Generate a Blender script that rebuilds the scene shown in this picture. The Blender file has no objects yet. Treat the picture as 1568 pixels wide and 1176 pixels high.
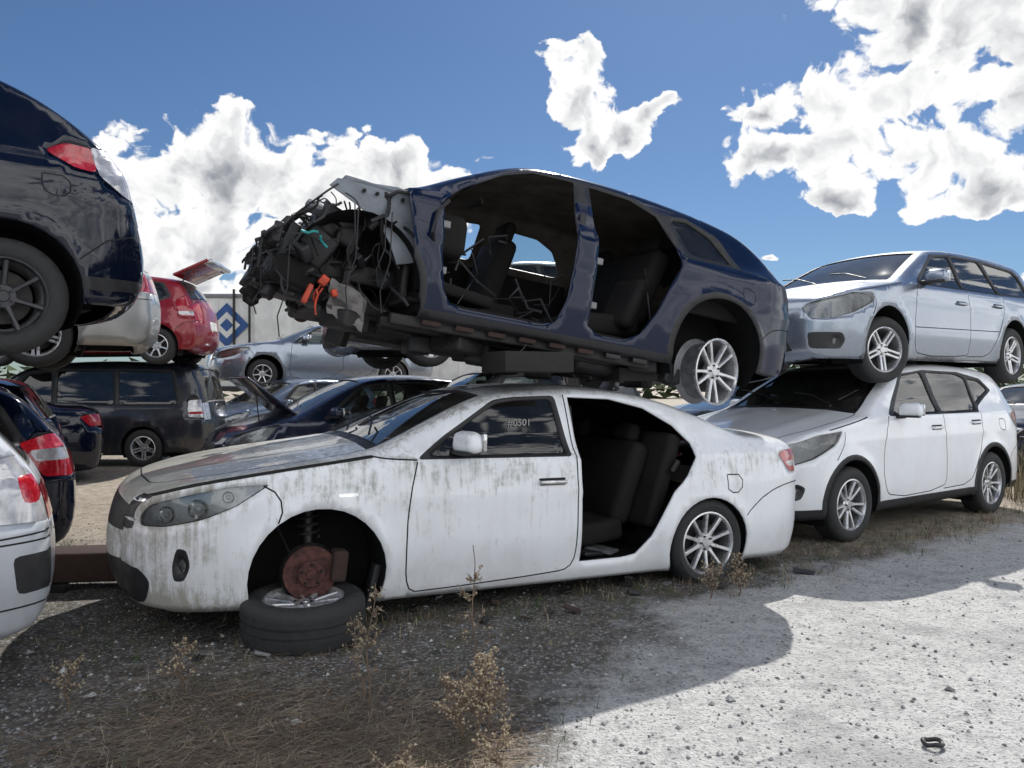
import bpy, bmesh, math, random, numpy as np
from mathutils import Vector, Matrix, noise as mnoise
from mathutils.geometry import delaunay_2d_cdt
RAD=math.radians
random.seed(7)
scene=bpy.context.scene
scene.view_settings.view_transform='Standard'
scene.view_settings.look='None'; scene.view_settings.exposure=0

# ------------------------------------------------------------ node helpers
class NT:
    def __init__(s,t): s.t=t
    def n(s,typ,ins=None,**props):
        nd=s.t.nodes.new(typ)
        for k,v in props.items(): setattr(nd,k,v)
        for k,v in (ins or {}).items():
            sk=nd.inputs[k]
            if isinstance(v,bpy.types.NodeSocket): s.t.links.new(v,sk)
            else: sk.default_value=v
        return nd
    def m(s,op,a,b=0.0,c=0.0,clamp=False):
        nd=s.n('ShaderNodeMath',{0:a,1:b,2:c},operation=op); nd.use_clamp=clamp; return nd.outputs[0]
    def vm(s,op,a,b=(0,0,0)):
        nd=s.n('ShaderNodeVectorMath',{0:a,1:b},operation=op)
        return nd.outputs['Value'] if op in('LENGTH','DOT_PRODUCT','DISTANCE') else nd.outputs[0]
    def mix(s,f,a,b,blend='MIX'):
        nd=s.n('ShaderNodeMix',data_type='RGBA',blend_type=blend)
        for i,v in ((0,f),(6,a),(7,b)):
            if isinstance(v,bpy.types.NodeSocket): s.t.links.new(v,nd.inputs[i])
            else:
                if i and len(v)==3: v=(*v,1)
                nd.inputs[i].default_value=v
        return nd.outputs[2]
    def mr(s,v,a,b,c=0.0,d=1.0,smooth=True):
        nd=s.n('ShaderNodeMapRange',{'Value':v,'From Min':a,'From Max':b,'To Min':c,'To Max':d})
        nd.interpolation_type='SMOOTHSTEP' if smooth else 'LINEAR'
        return nd.outputs[0]
    def noise(s,vec,scale,detail=5,rough=.55,out=0):
        return s.n('ShaderNodeTexNoise',{'Vector':vec,'Scale':scale,'Detail':detail,'Roughness':rough}).outputs[out]
MC={}
def newmat(name):
    m=bpy.data.materials.new(name); m.use_nodes=True; m.node_tree.nodes.clear(); t=NT(m.node_tree)
    out=t.n('ShaderNodeOutputMaterial'); return m,t,out
def simple(name,col,rough=.5,metal=0,coat=0,var=.25,scale=12,bump=0,spec=.5):
    if name in MC: return MC[name]
    m,t,out=newmat(name)
    tc=t.n('ShaderNodeTexCoord').outputs['Object']
    n=t.noise(tc,scale,3,.6)
    f=t.mr(n,.3,.7)
    c=t.mix(f,tuple(x*(1-var) for x in col),tuple(min(1,x*(1+var)) for x in col))
    p=t.n('ShaderNodeBsdfPrincipled',{'Base Color':c,'Roughness':t.mr(n,.3,.7,max(.03,rough-.1),min(1,rough+.12)),'Metallic':metal,'Coat Weight':coat,'Specular IOR Level':spec})
    if bump:
        b=t.n('ShaderNodeBump',{'Strength':bump,'Distance':.01,'Height':t.noise(tc,scale*4,2)})
        t.t.links.new(b.outputs[0],p.inputs['Normal'])
    t.t.links.new(p.outputs[0],out.inputs[0]); MC[name]=m; return m
def paint(name,col,metal=0,rough=.3,dirt=.35,dcol=(.22,.18,.13),algae=0,coat=.6,spec=.5):
    if name in MC: return MC[name]
    m,t,out=newmat(name)
    tc=t.n('ShaderNodeTexCoord').outputs['Object']
    sx=t.n('ShaderNodeSeparateXYZ',{0:tc})
    n1=t.noise(tc,2.3,5,.65)
    st=t.noise(t.vm('MULTIPLY',tc,(9,9,.8)),1.6,4,.65)
    low=t.mr(sx.outputs[2],.65,.15)
    f=t.m('MULTIPLY',t.mr(t.m('ADD',t.m('MULTIPLY',n1,.6),t.m('MULTIPLY',st,.4)),.44,.68),dirt)
    f=t.m('ADD',f,t.m('MULTIPLY',t.m('MULTIPLY',low,t.mr(n1,.3,.6)),dirt*.8),clamp=True)
    c=t.mix(f,col,dcol)
    ro=t.mr(f,0,.6,rough,.75)
    if algae:
        fx=t.mr(sx.outputs[0],1.9,-.75,.0,1.0,False)
        up=t.n('ShaderNodeSeparateXYZ',{0:t.n('ShaderNodeNewGeometry').outputs['Normal']}).outputs[2]
        blot=t.noise(tc,8,7,.75); st2=t.noise(t.vm('MULTIPLY',tc,(22,22,1.3)),1.5,6,.7)
        front=t.mr(sx.outputs[0],-.35,-.9,0,.26)
        lowz=t.m('MULTIPLY',t.mr(sx.outputs[2],.38,.14,0,.36),t.mr(sx.outputs[0],.3,-.5))
        belt=t.m('MULTIPLY',t.mr(sx.outputs[2],.55,.93,0,.19),t.mr(sx.outputs[2],1.0,.95))
        thr=t.m('ADD',t.m('ADD',t.m('MULTIPLY',fx,.13),t.m('MULTIPLY',t.mr(up,.4,.9),.26)),t.m('ADD',lowz,t.m('ADD',front,belt)))
        v=t.m('ADD',t.m('ADD',t.m('MULTIPLY',blot,.5),t.m('MULTIPLY',st2,.5)),t.m('MULTIPLY',thr,.42))
        a=t.m('MULTIPLY',t.mr(v,.55,.76),algae)
        c=t.mix(a,c,t.mix(t.noise(tc,25,3),(.30,.28,.20),(.15,.14,.09)))
        ro=t.mr(a,0,.5,ro,.85)
    p=t.n('ShaderNodeBsdfPrincipled',{'Base Color':c,'Metallic':metal,'Roughness':ro,'Coat Weight':t.mr(f,0,.5,coat,.0),'Coat Roughness':.03,'Specular IOR Level':spec})
    b=t.n('ShaderNodeBump',{'Strength':.08,'Distance':.02,'Height':t.noise(tc,3.5,1,.4)})
    t.t.links.new(b.outputs[0],p.inputs['Normal'])
    t.t.links.new(p.outputs[0],out.inputs[0]); MC[name]=m; return m
def glass(name,tint=(.25,.28,.28),dust=.12):
    if name in MC: return MC[name]
    m,t,out=newmat(name)
    tc=t.n('ShaderNodeTexCoord').outputs['Object']
    tr=t.n('ShaderNodeBsdfTransparent',{'Color':(*tint,1)})
    gl=t.n('ShaderNodeBsdfGlossy',{'Color':(1,1,1,1),'Roughness':.03})
    fr=t.n('ShaderNodeFresnel',{'IOR':1.6})
    mx=t.n('ShaderNodeMixShader',{0:fr.outputs[0],1:tr.outputs[0],2:gl.outputs[0]})
    df=t.n('ShaderNodeBsdfDiffuse',{'Color':(.35,.34,.31,1)})
    f=t.m('MULTIPLY',t.mr(t.noise(tc,4,4,.7),.3,.75,.25,1),dust)
    m2=t.n('ShaderNodeMixShader',{0:f,1:mx.outputs[0],2:df.outputs[0]})
    t.t.links.new(m2.outputs[0],out.inputs[0]); MC[name]=m; return m

M_GAP=simple('panel_gap',(.01,.01,.01),.8)
M_TRIM=simple('black_plastic',(.018,.018,.020),.5)
M_CHROME=simple('chrome',(.6,.6,.6),.12,1)
M_PLATE=simple('number_plate',(.55,.55,.52),.4)
M_INT=simple('interior_black',(.014,.013,.013),.85,scale=5,spec=.3)
M_INTB=simple('interior_headliner',(.13,.115,.10),.9,scale=5,spec=.2)
M_TYRE=simple('tyre_rubber',(.026,.026,.026),.75,bump=.3,scale=20)
M_RIM=simple('alloy',(.62,.62,.63),.28,.7,var=.12)
M_RIMD=simple('alloy_dark',(.05,.05,.055),.4,.5)
M_BARREL=simple('rim_barrel',(.16,.16,.16),.5,.5)
M_RUST=simple('rust',(.085,.036,.03),.9,.0,scale=30,bump=.5,var=.5)
M_RUSTD=simple('rust_dark',(.045,.026,.022),.9,.0,scale=20,bump=.5)
M_STEEL=simple('dark_steel',(.030,.029,.029),.55,.4,scale=18,bump=.3)
M_GREY=simple('grey_alloy_part',(.20,.20,.21),.5,.4,scale=14)
M_WELL=simple('wheel_liner',(.010,.010,.010),.9,spec=.2)
M_RED=simple('tail_red',(.38,.010,.02),.10,coat=1,scale=40)
M_TCLR=simple('tail_clear',(.48,.48,.50),.10,.3,coat=1,scale=12,var=.25)
M_AMB=simple('amber_lens',(.6,.2,.02),.15,coat=1)
M_BUCK=simple('headlamp_bucket',(.26,.27,.285),.25,.5,scale=4,var=.45)
M_GL=glass('clear_glass',(.80,.86,.84),.07)
M_GLT=glass('tinted_glass',(.05,.055,.06),.05)
M_GLM=glass('green_glass',(.42,.48,.47),.12)
M_LENS=glass('lamp_lens',(.92,.94,.94),.08)

# ------------------------------------------------------------ builder
class B:
    def __init__(s): s.v=[];s.f=[];s.mi=[];s.mats=[]
    def idx(s,m):
        if m not in s.mats: s.mats.append(m)
        return s.mats.index(m)
    def add(s,vs,fs,mat,M=None):
        b=len(s.v); k=s.idx(mat)
        for p in vs:
            p=Vector(p); s.v.append(tuple(M@p if M else p))
        for f in fs: s.f.append([i+b for i in f]); s.mi.append(k)
    def box(s,c,size,mat,bev=0,rot=(0,0,0),M=None,taper=1):
        bm=bmesh.new(); bmesh.ops.create_cube(bm,size=1)
        for v in bm.verts:
            k=taper if v.co.z>0 else 1
            v.co=Vector((v.co.x*size[0]*k,v.co.y*size[1]*k,v.co.z*size[2]))
        if bev: bmesh.ops.bevel(bm,geom=list(bm.edges),offset=min(bev,min(size)*.45),segments=3,affect='EDGES',profile=.5)
        X=Matrix.Translation(c)@Matrix.Rotation(rot[2],4,'Z')@Matrix.Rotation(rot[1],4,'Y')@Matrix.Rotation(rot[0],4,'X')
        if M: X=M@X
        bm.verts.index_update()
        s.add([v.co for v in bm.verts],[[v.index for v in f.verts] for f in bm.faces],mat,X); bm.free()
    def tube(s,pts,r,mat,n=6,M=None,cap=True):
        pts=[Vector(p) for p in pts]; vs=[];fs=[]
        rs=r if isinstance(r,(list,tuple)) else [r]*len(pts)
        for i,p in enumerate(pts):
            d=(pts[min(i+1,len(pts)-1)]-pts[max(i-1,0)])
            d=d.normalized() if d.length>1e-9 else Vector((0,0,1))
            a=d.cross(Vector((.13,.27,.95))); 
            if a.length<.1: a=d.cross(Vector((1,0,0)))
            a.normalize(); b=d.cross(a)
            for k in range(n):
                an=2*math.pi*k/n; vs.append(p+(a*math.cos(an)+b*math.sin(an))*rs[i])
        for i in range(len(pts)-1):
            for k in range(n):
                fs.append([i*n+k,i*n+(k+1)%n,(i+1)*n+(k+1)%n,(i+1)*n+k])
        if cap: fs.append(list(range(n))[::-1]); fs.append([(len(pts)-1)*n+k for k in range(n)])
        s.add(vs,fs,mat,M)
    def lathe(s,prof,mat,n=36,M=None):
        vs=[];fs=[]
        for r,y in prof:
            for k in range(n):
                a=2*math.pi*k/n; vs.append((r*math.cos(a),y,r*math.sin(a)))
        for i in range(len(prof)-1):
            for k in range(n): fs.append([i*n+k,i*n+(k+1)%n,(i+1)*n+(k+1)%n,(i+1)*n+k])
        s.add(vs,fs,mat,M)
    def build(s,name,parent=None,ang=40,smooth=True):
        me=bpy.data.meshes.new(name); me.from_pydata(s.v,[],s.f)
        for m in s.mats: me.materials.append(m)
        me.polygons.foreach_set('material_index',s.mi)
        if smooth:
            me.shade_smooth(); me.set_sharp_from_angle(angle=RAD(ang))
        me.update(); o=bpy.data.objects.new(name,me); scene.collection.objects.link(o)
        if parent: o.parent=parent
        return o
def empty(name,loc=(0,0,0),rot=(0,0,0)):
    o=bpy.data.objects.new(name,None); o.location=loc; o.rotation_euler=rot; o.empty_display_size=.3
    scene.collection.objects.link(o); return o

# ------------------------------------------------------------ 2D tools
def chaikin(p,it=2):
    p=np.array(p,float)
    for _ in range(it):
        a=p[:-1];b=p[1:]; q=np.empty((2*len(a),2)); q[0::2]=a*.75+b*.25; q[1::2]=a*.25+b*.75
        p=np.vstack([p[:1],q,p[-1:]])
    return p
def arclen(p): return np.concatenate([[0],np.cumsum(np.hypot(*np.diff(p,axis=0).T))])
def resample(p,step):
    s=arclen(p); n=max(2,int(s[-1]/step)); u=np.linspace(0,s[-1],n+1)
    return np.column_stack([np.interp(u,s,p[:,0]),np.interp(u,s,p[:,1])])
def densify(loop,d):
    loop=np.array(loop,float); o=[]
    for i in range(len(loop)):
        a=loop[i]; b=loop[(i+1)%len(loop)]; k=max(1,int(np.hypot(*(b-a))/d))
        for j in range(k): o.append(a+(b-a)*j/k)
    return np.array(o)
def rnd_poly(poly):
    p=np.array(poly,float); n=len(p); q=[]
    for i in range(n):
        a=p[i-1];b=p[i];c=p[(i+1)%n]
        la=min(.03,np.hypot(*(a-b))*.3); lc=min(.03,np.hypot(*(c-b))*.3)
        u=b+(a-b)/max(np.hypot(*(a-b)),1e-9)*la; w=b+(c-b)/max(np.hypot(*(c-b)),1e-9)*lc
        q+= [u,(u+2*b+w)/4,w]
    return q
def stroke(pl,w=.007):
    pl=np.array(pl,float)
    if len(pl)>2: pl=chaikin(pl,1)
    pl=resample(pl,.05)
    t=np.gradient(pl,axis=0); t/=np.maximum(np.hypot(t[:,0],t[:,1]),1e-9)[:,None]; n=np.column_stack([-t[:,1],t[:,0]])*w/2
    return np.vstack([pl+n,(pl-n)[::-1]])
def pip(pts,poly):
    x,y=pts[:,0],pts[:,1]; ins=np.zeros(len(pts),bool); n=len(poly)
    for i in range(n):
        x1,y1=poly[i]; x2,y2=poly[(i+1)%n]
        if y1==y2: continue
        c=((y1>y)!=(y2>y))&(x<(x2-x1)*(y-y1)/(y2-y1)+x1); ins^=c
    return ins
def segdist(pts,A,Bb):
    best=np.full(len(pts),1e9); d=Bb-A; L=np.maximum((d**2).sum(1),1e-12)
    for c in range(0,len(pts),2000):
        p=pts[c:c+2000,None,:]-A[None]; t=np.clip((p*d[None]).sum(2)/L[None],0,1)
        q=p-t[...,None]*d[None]; best[c:c+2000]=np.sqrt((q**2).sum(2)).min(1)
    return best
def region_mesh(boundary,regions,sp,extra=None):
    loops=[boundary]+[densify(r[1],sp) if r[2] else np.array(r[1],float) for r in regions]
    A=np.vstack(loops); Bn=np.vstack([np.roll(l,-1,axis=0) for l in loops])
    mn=boundary.min(0); mx=boundary.max(0)
    gx,gy=np.meshgrid(np.arange(mn[0]+sp/2,mx[0],sp),np.arange(mn[1]+sp/2,mx[1],sp))
    g=np.column_stack([gx.ravel(),gy.ravel()]); g[:,0]+= (np.round(g[:,1]/sp)%2)*sp*.5
    g=g[pip(g,boundary)]; g=g[segdist(g,A,Bn)>sp*.4]
    if extra is not None:
        e=extra[pip(extra,boundary)]; e=e[segdist(e,A,Bn)>.006]; g=np.vstack([g,e])
    pts=[];ed=[]
    for l in loops:
        b=len(pts); n=len(l); pts+= [Vector(p) for p in l]; ed+=[(b+i,b+(i+1)%n) for i in range(n)]
    pts+=[Vector(p) for p in g]
    r=delaunay_2d_cdt(pts,ed,[],0,1e-5)
    V=np.array([tuple(v) for v in r[0]]); T=np.array([list(f) for f in r[2] if len(f)==3])
    C=V[T].mean(1); k=pip(C,boundary); T=T[k]; C=C[k]
    a=V[T[:,1]]-V[T[:,0]]; b=V[T[:,2]]-V[T[:,0]]; cr=a[:,0]*b[:,1]-a[:,1]*b[:,0]
    T=T[np.abs(cr)>1e-9]; C=C[np.abs(cr)>1e-9]; cr=cr[np.abs(cr)>1e-9]
    fl=cr<0; T[fl]=T[fl][:,::-1]
    K=np.array(['paint']*len(T),dtype=object)
    for kind,poly,_ in regions: K[pip(C,np.array(poly,float))]=kind
    return V,T,K

# ------------------------------------------------------------ wheel
def wheel(b,M,Rt=.32,w=.21,Rr=.21,n=5,style='single',rim=None,tyre=True,disc=True,seg=36):
    rim=rim or M_RIM; h=w/2
    if tyre:
        b.lathe([(Rr-.005,-h+.02),(Rr+.006,-h+.004),(Rr+.02,-h-.003),((Rr+Rt)/2,-h-.010),(Rt-.03,-h-.002),(Rt-.012,-h+.012),(Rt-.002,-h+.03),(Rt,-h+.05),
          (Rt,-.03),(Rt-.008,-.028),(Rt-.008,-.020),(Rt,-.018),(Rt,.018),(Rt-.008,.02),(Rt-.008,.028),(Rt,.03),(Rt,h-.05),(Rt-.012,h-.012),((Rr+Rt)/2,h+.01),(Rr,h-.01)],M_TYRE,seg,M)
    b.lathe([(Rr,-h+.018),(Rr+.004,-h+.006),(Rr-.006,-h+.002),(Rr-.014,-h+.012),(Rr-.016,-h+.04)],rim,seg,M)
    b.lathe([(Rr-.016,-h+.04),(Rr-.03,-h+.07),(Rr-.035,h-.03),(Rr+.004,h-.004)],M_BARREL if tyre else M_GREY,seg,M)
    b.lathe([(.001,-h+.028),(.028,-h+.028),(.034,-h+.034),(.062,-h+.036),(.072,-h+.046),(.07,-h+.09),(.001,-h+.1)],rim,20,M)
    for i in range(5):
        a=2*math.pi*(i+.5)/5; b.tube([(.046*math.cos(a),-h+.025,.046*math.sin(a)),(.046*math.cos(a),-h+.05,.046*math.sin(a))],.008,M_STEEL,6,M)
    if disc:
        b.lathe([(.001,-h+.11),(.15,-h+.11),(.15,-h+.135),(.001,-h+.135)],M_STEEL,24,M)
    for i in range(n):
        offs=[(0,0)] if style=='single' else [(-.013,-.05),(.013,.05)] if style=='vee' else [(-.02,-.022),(.02,.022)]
        for o0,o1 in offs:
            wd=[.028,.02,.022] if style=='single' and n<=6 else [.016,.0115,.014]
            if n<=6 and style=='single': wd=[.036,.028,.034]
            rr=[.055,Rr*.55,Rr-.012]; yy=[-h+.036,-h+.026,-h+.014]; vs=[]
            for j in range(3):
                off=o0+(o1-o0)*j/2
                for sx,yo in ((-1,.006),(-.6,0),(.6,0),(1,.006),(1,.035),(-1,.035)):
                    vs.append((rr[j],yy[j]+yo,off+sx*wd[j]))
            fs=[]
            for j in range(2):
                for k in range(6): fs.append([j*6+k,j*6+(k+1)%6,(j+1)*6+(k+1)%6,(j+1)*6+k])
            b.add(vs,fs,rim,M@Matrix.Rotation(2*math.pi*i/n+.3,4,'Y'))

def seat(b,x,y,z,wid=.5,mat=None,lean=14):
    mat=mat or M_INT
    b.box((x,y,z+.14),(.5,wid,.16),mat,.05,(0,RAD(-6),0))
    b.box((x+.33,y,z+.48),(.16,wid*.95,.62),mat,.06,(0,RAD(lean),0))
    if wid<.7: b.box((x+.43,y,z+.86),(.10,.26,.18),mat,.045,(0,RAD(lean),0))
    else:
        for q in(-.35,.35): b.box((x+.43,y+q,z+.84),(.10,.26,.14),mat,.045,(0,RAD(lean),0))

# ------------------------------------------------------------ car
def make_car(name,sp,pmat,ref,theta,phi=0,rear=False,o=None):
    o=o or {}; lod=o.get('lod',.065); W=sp['W']; wb=sp['wb']
    out=resample(chaikin(sp['out'],2),lod*.8)
    S=arclen(out); tg=np.gradient(out,axis=0); tg/=np.hypot(tg[:,0],tg[:,1])[:,None]
    N=np.column_stack([-tg[:,1],tg[:,0]])
    ker=np.ones(5)/5; Np=np.pad(N,((2,2),(0,0)),'edge'); Ns=np.column_stack([np.convolve(Np[:,i],ker,'valid') for i in (0,1)])
    Ns/=np.hypot(Ns[:,0],Ns[:,1])[:,None]
    bul=.045+sp.get('bf',.11)*np.clip(np.abs(Ns[:,0])-.3,0,1)**1.5
    bul=np.convolve(np.pad(bul,4,'edge'),np.ones(9)/9,'valid')
    F=out[:,0].min(); Rr=out[:,0].max(); H=out[:,1].max(); belt=sp['belt']
    Rf=sp.get('Rf',.62); af=sp.get('af',.34); Rb=sp.get('Rb',.5); ab=sp.get('ab',.24); tum=sp.get('tum',.17)
    fa=sp.get('fa',(0,.33,.37)); ra=sp.get('ra',(wb,.33,.36)); rr=.05
    A=out[:-1]; Bq=out[1:]
    def sideY(x,z):
        x=np.asarray(x,float); z=np.asarray(z,float)
        y=W-.10*np.clip((.5-z)/.4,0,1)**2-.03*np.clip((z-.6)/(belt-.6),0,1.3)**2
        y=y+.010*np.exp(-((z-sp.get('crease',.78))/.03)**2)+.012*np.exp(-((z-sp.get('sill',.2)-.06)/.05)**2)
        q=np.clip((z-belt+.015)/.05,0,1); y=y-.03*q*q*(3-2*q)
        u=np.clip(z-belt,0,None)/(H-belt); y=y-tum*(u*.8+.2*u*u)
        kf=np.clip((F+Rf-x)/Rf,0,1); y=y*(1-af*(1-np.sqrt(1-kf**2)))
        kr=np.clip((x-Rr+Rb)/Rb,0,1); y=y*(1-ab*(1-np.sqrt(1-kr**2)))
        for cx,cz,r in (fa,ra):
            d=np.hypot(x-cx,z-cz)-r; y=y+.022*np.exp(-(np.clip(d,0,None)/.06)**2)
        d=segdist(np.column_stack([x.ravel(),z.ravel()]),A,Bq).reshape(x.shape)
        k=np.clip((rr-d)/rr,0,1); return y-rr*.9*(1-np.sqrt(1-k*k))
    def SS(x,z): return S[np.argmin((out[:,0]-x)**2+(out[:,1]-z)**2)]
    zs=sp.get('sill',.2)
    def arc(c,z):
        cx,cz,r=c; a0=math.asin(max(-1,(z[0]-cz)/r)); a1=math.pi-math.asin(max(-1,(z[1]-cz)/r))
        return [(cx+r*math.cos(a),cz+r*math.sin(a)) for a in np.linspace(a0,a1,22)]
    low=[tuple(out[-1])]+arc(ra,(out[-1][1],zs))+arc(fa,(zs,out[0][1]))+[tuple(out[0])]
    lw=[]
    for a,b2 in zip(low[:-1],low[1:]):
        a=np.array(a);b2=np.array(b2);k=max(1,int(np.hypot(*(b2-a))/lod))
        for j in range(k): lw.append(a+(b2-a)*j/k)
    bnd=np.vstack([out,np.array(lw[1:])])[::-1]
    empt=empty(name)
    groups={}
    def emit(V3,T,K,inw):
        for kind in set(K):
            if kind=='hole': continue
            t=T[K==kind]; u,inv=np.unique(t,return_inverse=True); t2=inv.reshape(t.shape)
            v=V3[u]
            if kind in('glass','wglass','fglass'): g='glass'; v=v+inw[u]*.010
            elif kind in('head','fog'): g='lens'
            elif kind in('tail','tailw','amber'): g='lamp'; v=v-inw[u]*.004
            else: g='body'
            groups.setdefault(g,[]).append((v,t2,kind))
            if g=='lens': groups.setdefault('bucket',[]).append((v+inw[u]*.035,t2,kind))
    ring=[]
    for off in (.012,.03): ring.append(out-N*off)
    ring=np.vstack(ring)
    clad=sp.get('clad')
    for side in(-1,1):
        regs=[]
        if clad:
            regs.append(('trim',[(F-.2,-.1),(Rr+.2,-.1),(Rr+.2,clad),(F-.2,clad)],True))
            for c in(fa,ra):
                regs.append(('trim',[(c[0]+(c[2]+.045)*math.cos(a),c[1]+(c[2]+.045)*math.sin(a)) for a in np.linspace(-.9,math.pi+.9,30)],True))
        L=sp['side'] if side==-1 else sp.get('far',sp['side'])
        for kind,poly in L:
            if kind=='line': regs.append(('gap',stroke(poly,.009),False))
            elif kind=='wline': regs.append(('gap',stroke(poly,.016),False))
            else: regs.append((kind,rnd_poly(poly) if kind!='hole' or len(poly)<9 else poly,True))
        V,T,K=region_mesh(bnd,regs,lod,ring)
        Y=sideY(V[:,0],V[:,1])
        V3=np.column_stack([V[:,0],side*Y,V[:,1]])
        if side==1: T=T[:,::-1]
        emit(V3,T,K,np.tile([0,-side,0],(len(V3),1)).astype(float))
    TT=.72
    sb=np.vstack([np.column_stack([S,np.full(len(S),-TT)]),
        np.column_stack([np.full(15,S[-1]),np.linspace(-TT,TT,17)[1:-1]]),
        np.column_stack([S,np.full(len(S),TT)])[::-1],
        np.column_stack([np.full(15,S[0]),np.linspace(TT,-TT,17)[1:-1]])])
    regs=[]
    def rect(kind,s0,s1,t0,t1,t0b=None,t1b=None):
        t0b=t0 if t0b is None else t0b; t1b=t1 if t1b is None else t1b
        regs.append((kind,[(s0,t0*TT),(s1,t0b*TT),(s1,t1b*TT),(s0,t1*TT)],True))
    def ln(a): regs.append(('gap',stroke([(p,q*TT) for p,q in a],.009),False))
    sc=SS(*sp['cowl']); sw=SS(*sp['wtop']); s1=SS(*sp['rtop']); s2=SS(*sp['rbot']); sh=SS(*sp['hf'])
    for k in sp.get('strip',[]):
        if k[0]=='fz': rect(k[1],SS(F,k[2]),SS(F,k[3]),k[4],k[5],*(k[6:] if len(k)>6 else ()))
        elif k[0]=='rz': rect(k[1],SS(Rr,k[3]),SS(Rr,k[2]),k[4],k[5])
    if not sp.get('nohood'):
        rect('trim',sc-.05,sc+.03,-.93,.93)
        ln([(sc-.05,-.93),(sh+.1,-.90),(sh,-.7),(sh,.7),(sh+.1,.90),(sc-.05,.93)])
    else: regs.append(('hole',[(-1,-2),(sc-.02,-2),(sc-.02,2),(-1,2)],True))
    rect('trim',sc+.0,sw,-.93,.93,-.90,.90); rect('wglass',sc+.03,sw-.015,-.90,.90,-.875,.875)
    rect('trim',s1,s2,-.9,.9); rect('wglass',s1+.02,s2-.02,-.86,.86)
    if not sp.get('hatch'):
        ln([(s2+.02,-.88),(SS(*sp['tl']),-.86),(SS(Rr,sp['tz']),-.8),(SS(Rr,sp['tz']),.8),(SS(*sp['tl']),.86),(s2+.02,.88)])
    else:
        ln([(s1,-.93),(SS(Rr,.9),-.92),(SS(Rr,sp['tz']),-.8),(SS(Rr,sp['tz']),.8),(SS(Rr,.9),.92),(s1,.93)])
    V,T,K=region_mesh(sb,regs,lod)
    s=V[:,0]; t=V[:,1]/TT; px=np.interp(s,S,out[:,0]); pz=np.interp(s,S,out[:,1])
    nx=np.interp(s,S,Ns[:,0]); nz=np.interp(s,S,Ns[:,1]); bb=np.interp(s,S,bul)
    Yo=sideY(out[:,0],out[:,1]); Y=np.interp(s,S,Yo); g=bb*(1-np.abs(t)**2.3)
    if not sp.get('nohood'):
        hm=np.clip((s-sh)/.2,0,1)*np.clip((sc-s)/.1,0,1); g=g+.010*hm*np.exp(-((np.abs(t)-.62)/.07)**2)
    V3=np.column_stack([px+nx*g,t*Y,pz+nz*g])
    emit(V3,T,K,np.column_stack([-nx,0*nx,-nz]))
    gm=o.get('glass',M_GLM)
    kindmat={'paint':pmat,'gap':M_GAP,'trim':M_TRIM,'chrome':M_CHROME,'plate':M_PLATE,
      'glass':gm,'wglass':o.get('wglass',M_GLM),'fglass':o.get('fglass',M_GLT),'head':M_LENS,'fog':M_LENS,'tail':M_RED,'tailw':M_TCLR,'amber':M_AMB}
    inner=o.get('inner',M_INT)
    for g,items in groups.items():
        b=B()
        for v,t2,kind in items:
            b.add(v.tolist(),t2.tolist(),M_BUCK if g=='bucket' else kindmat[kind])
        if g=='body': b.idx(pmat); b.mats.append(inner)
        ob=b.build({'body':'body_shell','glass':'window_glass','lens':'headlamp_lens','bucket':'headlamp_reflector','lamp':'tail_lamp'}[g],empt,55)
        if g=='body':
            bm=bmesh.new(); bm.from_mesh(ob.data); bmesh.ops.remove_doubles(bm,verts=bm.verts,dist=.0018)
            for f in bm.faces: f.smooth=True
            bm.to_mesh(ob.data); bm.free(); ob.data.set_sharp_from_angle(angle=RAD(50))
            md=ob.modifiers.new('thick','SOLIDIFY'); md.thickness=.014; md.offset=-1; md.material_offset=len(b.mats)
    b=B()
    for c in (fa,ra):
        if sp.get('nohood') and c is fa: continue
        for sd in(-1,1):
            an=np.linspace(-.5,math.pi+.5,20); vs=[]
            for a in an:
                x=c[0]+(c[2]+.004)*math.cos(a); z=c[1]+(c[2]+.004)*math.sin(a)
                yo=float(sideY(np.array([x]),np.array([max(z,.2)]))[0])-.02
                vs+= [(x,sd*yo,z),(x,sd*.5,z)]
            fs=[[2*i,2*i+1,2*i+3,2*i+2] for i in range(19)]; fs.append([2*i+1 for i in range(20)])
            b.add(vs,fs,M_WELL)
    x0=fa[0]+fa[2]+.02; x1=ra[0]-ra[2]-.02
    b.box(((x0+x1)/2,0,zs+.07),(x1-x0,2*W-.22,.05),M_WELL)
    if not sp.get('nohood'): b.box(((F+.45+x0)/2,0,zs+.12),(x0-F-.45,.98,.1),M_WELL)
    b.box(((Rr-.25+x1)/2,0,zs+.14),(Rr-.25-x1,.98,.12),M_WELL)
    b.tube([(.5,.1,zs+.02),(1.5,.1,zs+.02),(2.2,.3,zs+.03),(3.0,.45,zs+.05)],.03,M_STEEL,8)
    zi=zs+.1
    k=wb/2.7
    for yy in o.get('seats',(-.38,.38)): seat(b,1.02*k,yy,zi,.5)
    seat(b,1.95*k,0,zi,1.22,None,20)
    cz=sp['cowl'][1]
    b.box((sp['cowl'][0]+.26,0,cz-.17),(.42,1.35,.28),M_INT,.07)
    b.box((.95,0,zi+.12),(.9,.2,.2),M_INT,.03)
    ang=RAD(24); cc=Vector((sp['cowl'][0]+.55,.38,cz-.08))
    pts=[cc+Vector((math.sin(ang)*.18*math.sin(a),.18*math.cos(a),math.cos(ang)*.18*math.sin(a))) for a in np.linspace(0,2*math.pi,20)]
    b.tube(pts,.014,M_TRIM,6,cap=False)
    b.tube([cc,cc+Vector((-.25,0,-.1))],.03,M_TRIM,6)
    b.box((sp['wtop'][0]+.02,0,sp['wtop'][1]-.1),(.03,.24,.06),M_TRIM,.012)
    b.build('underbody_and_interior',empt)
    b=B(); ws=o.get('wheels',{}); Rt=ws.get('R',.32); 
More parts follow.
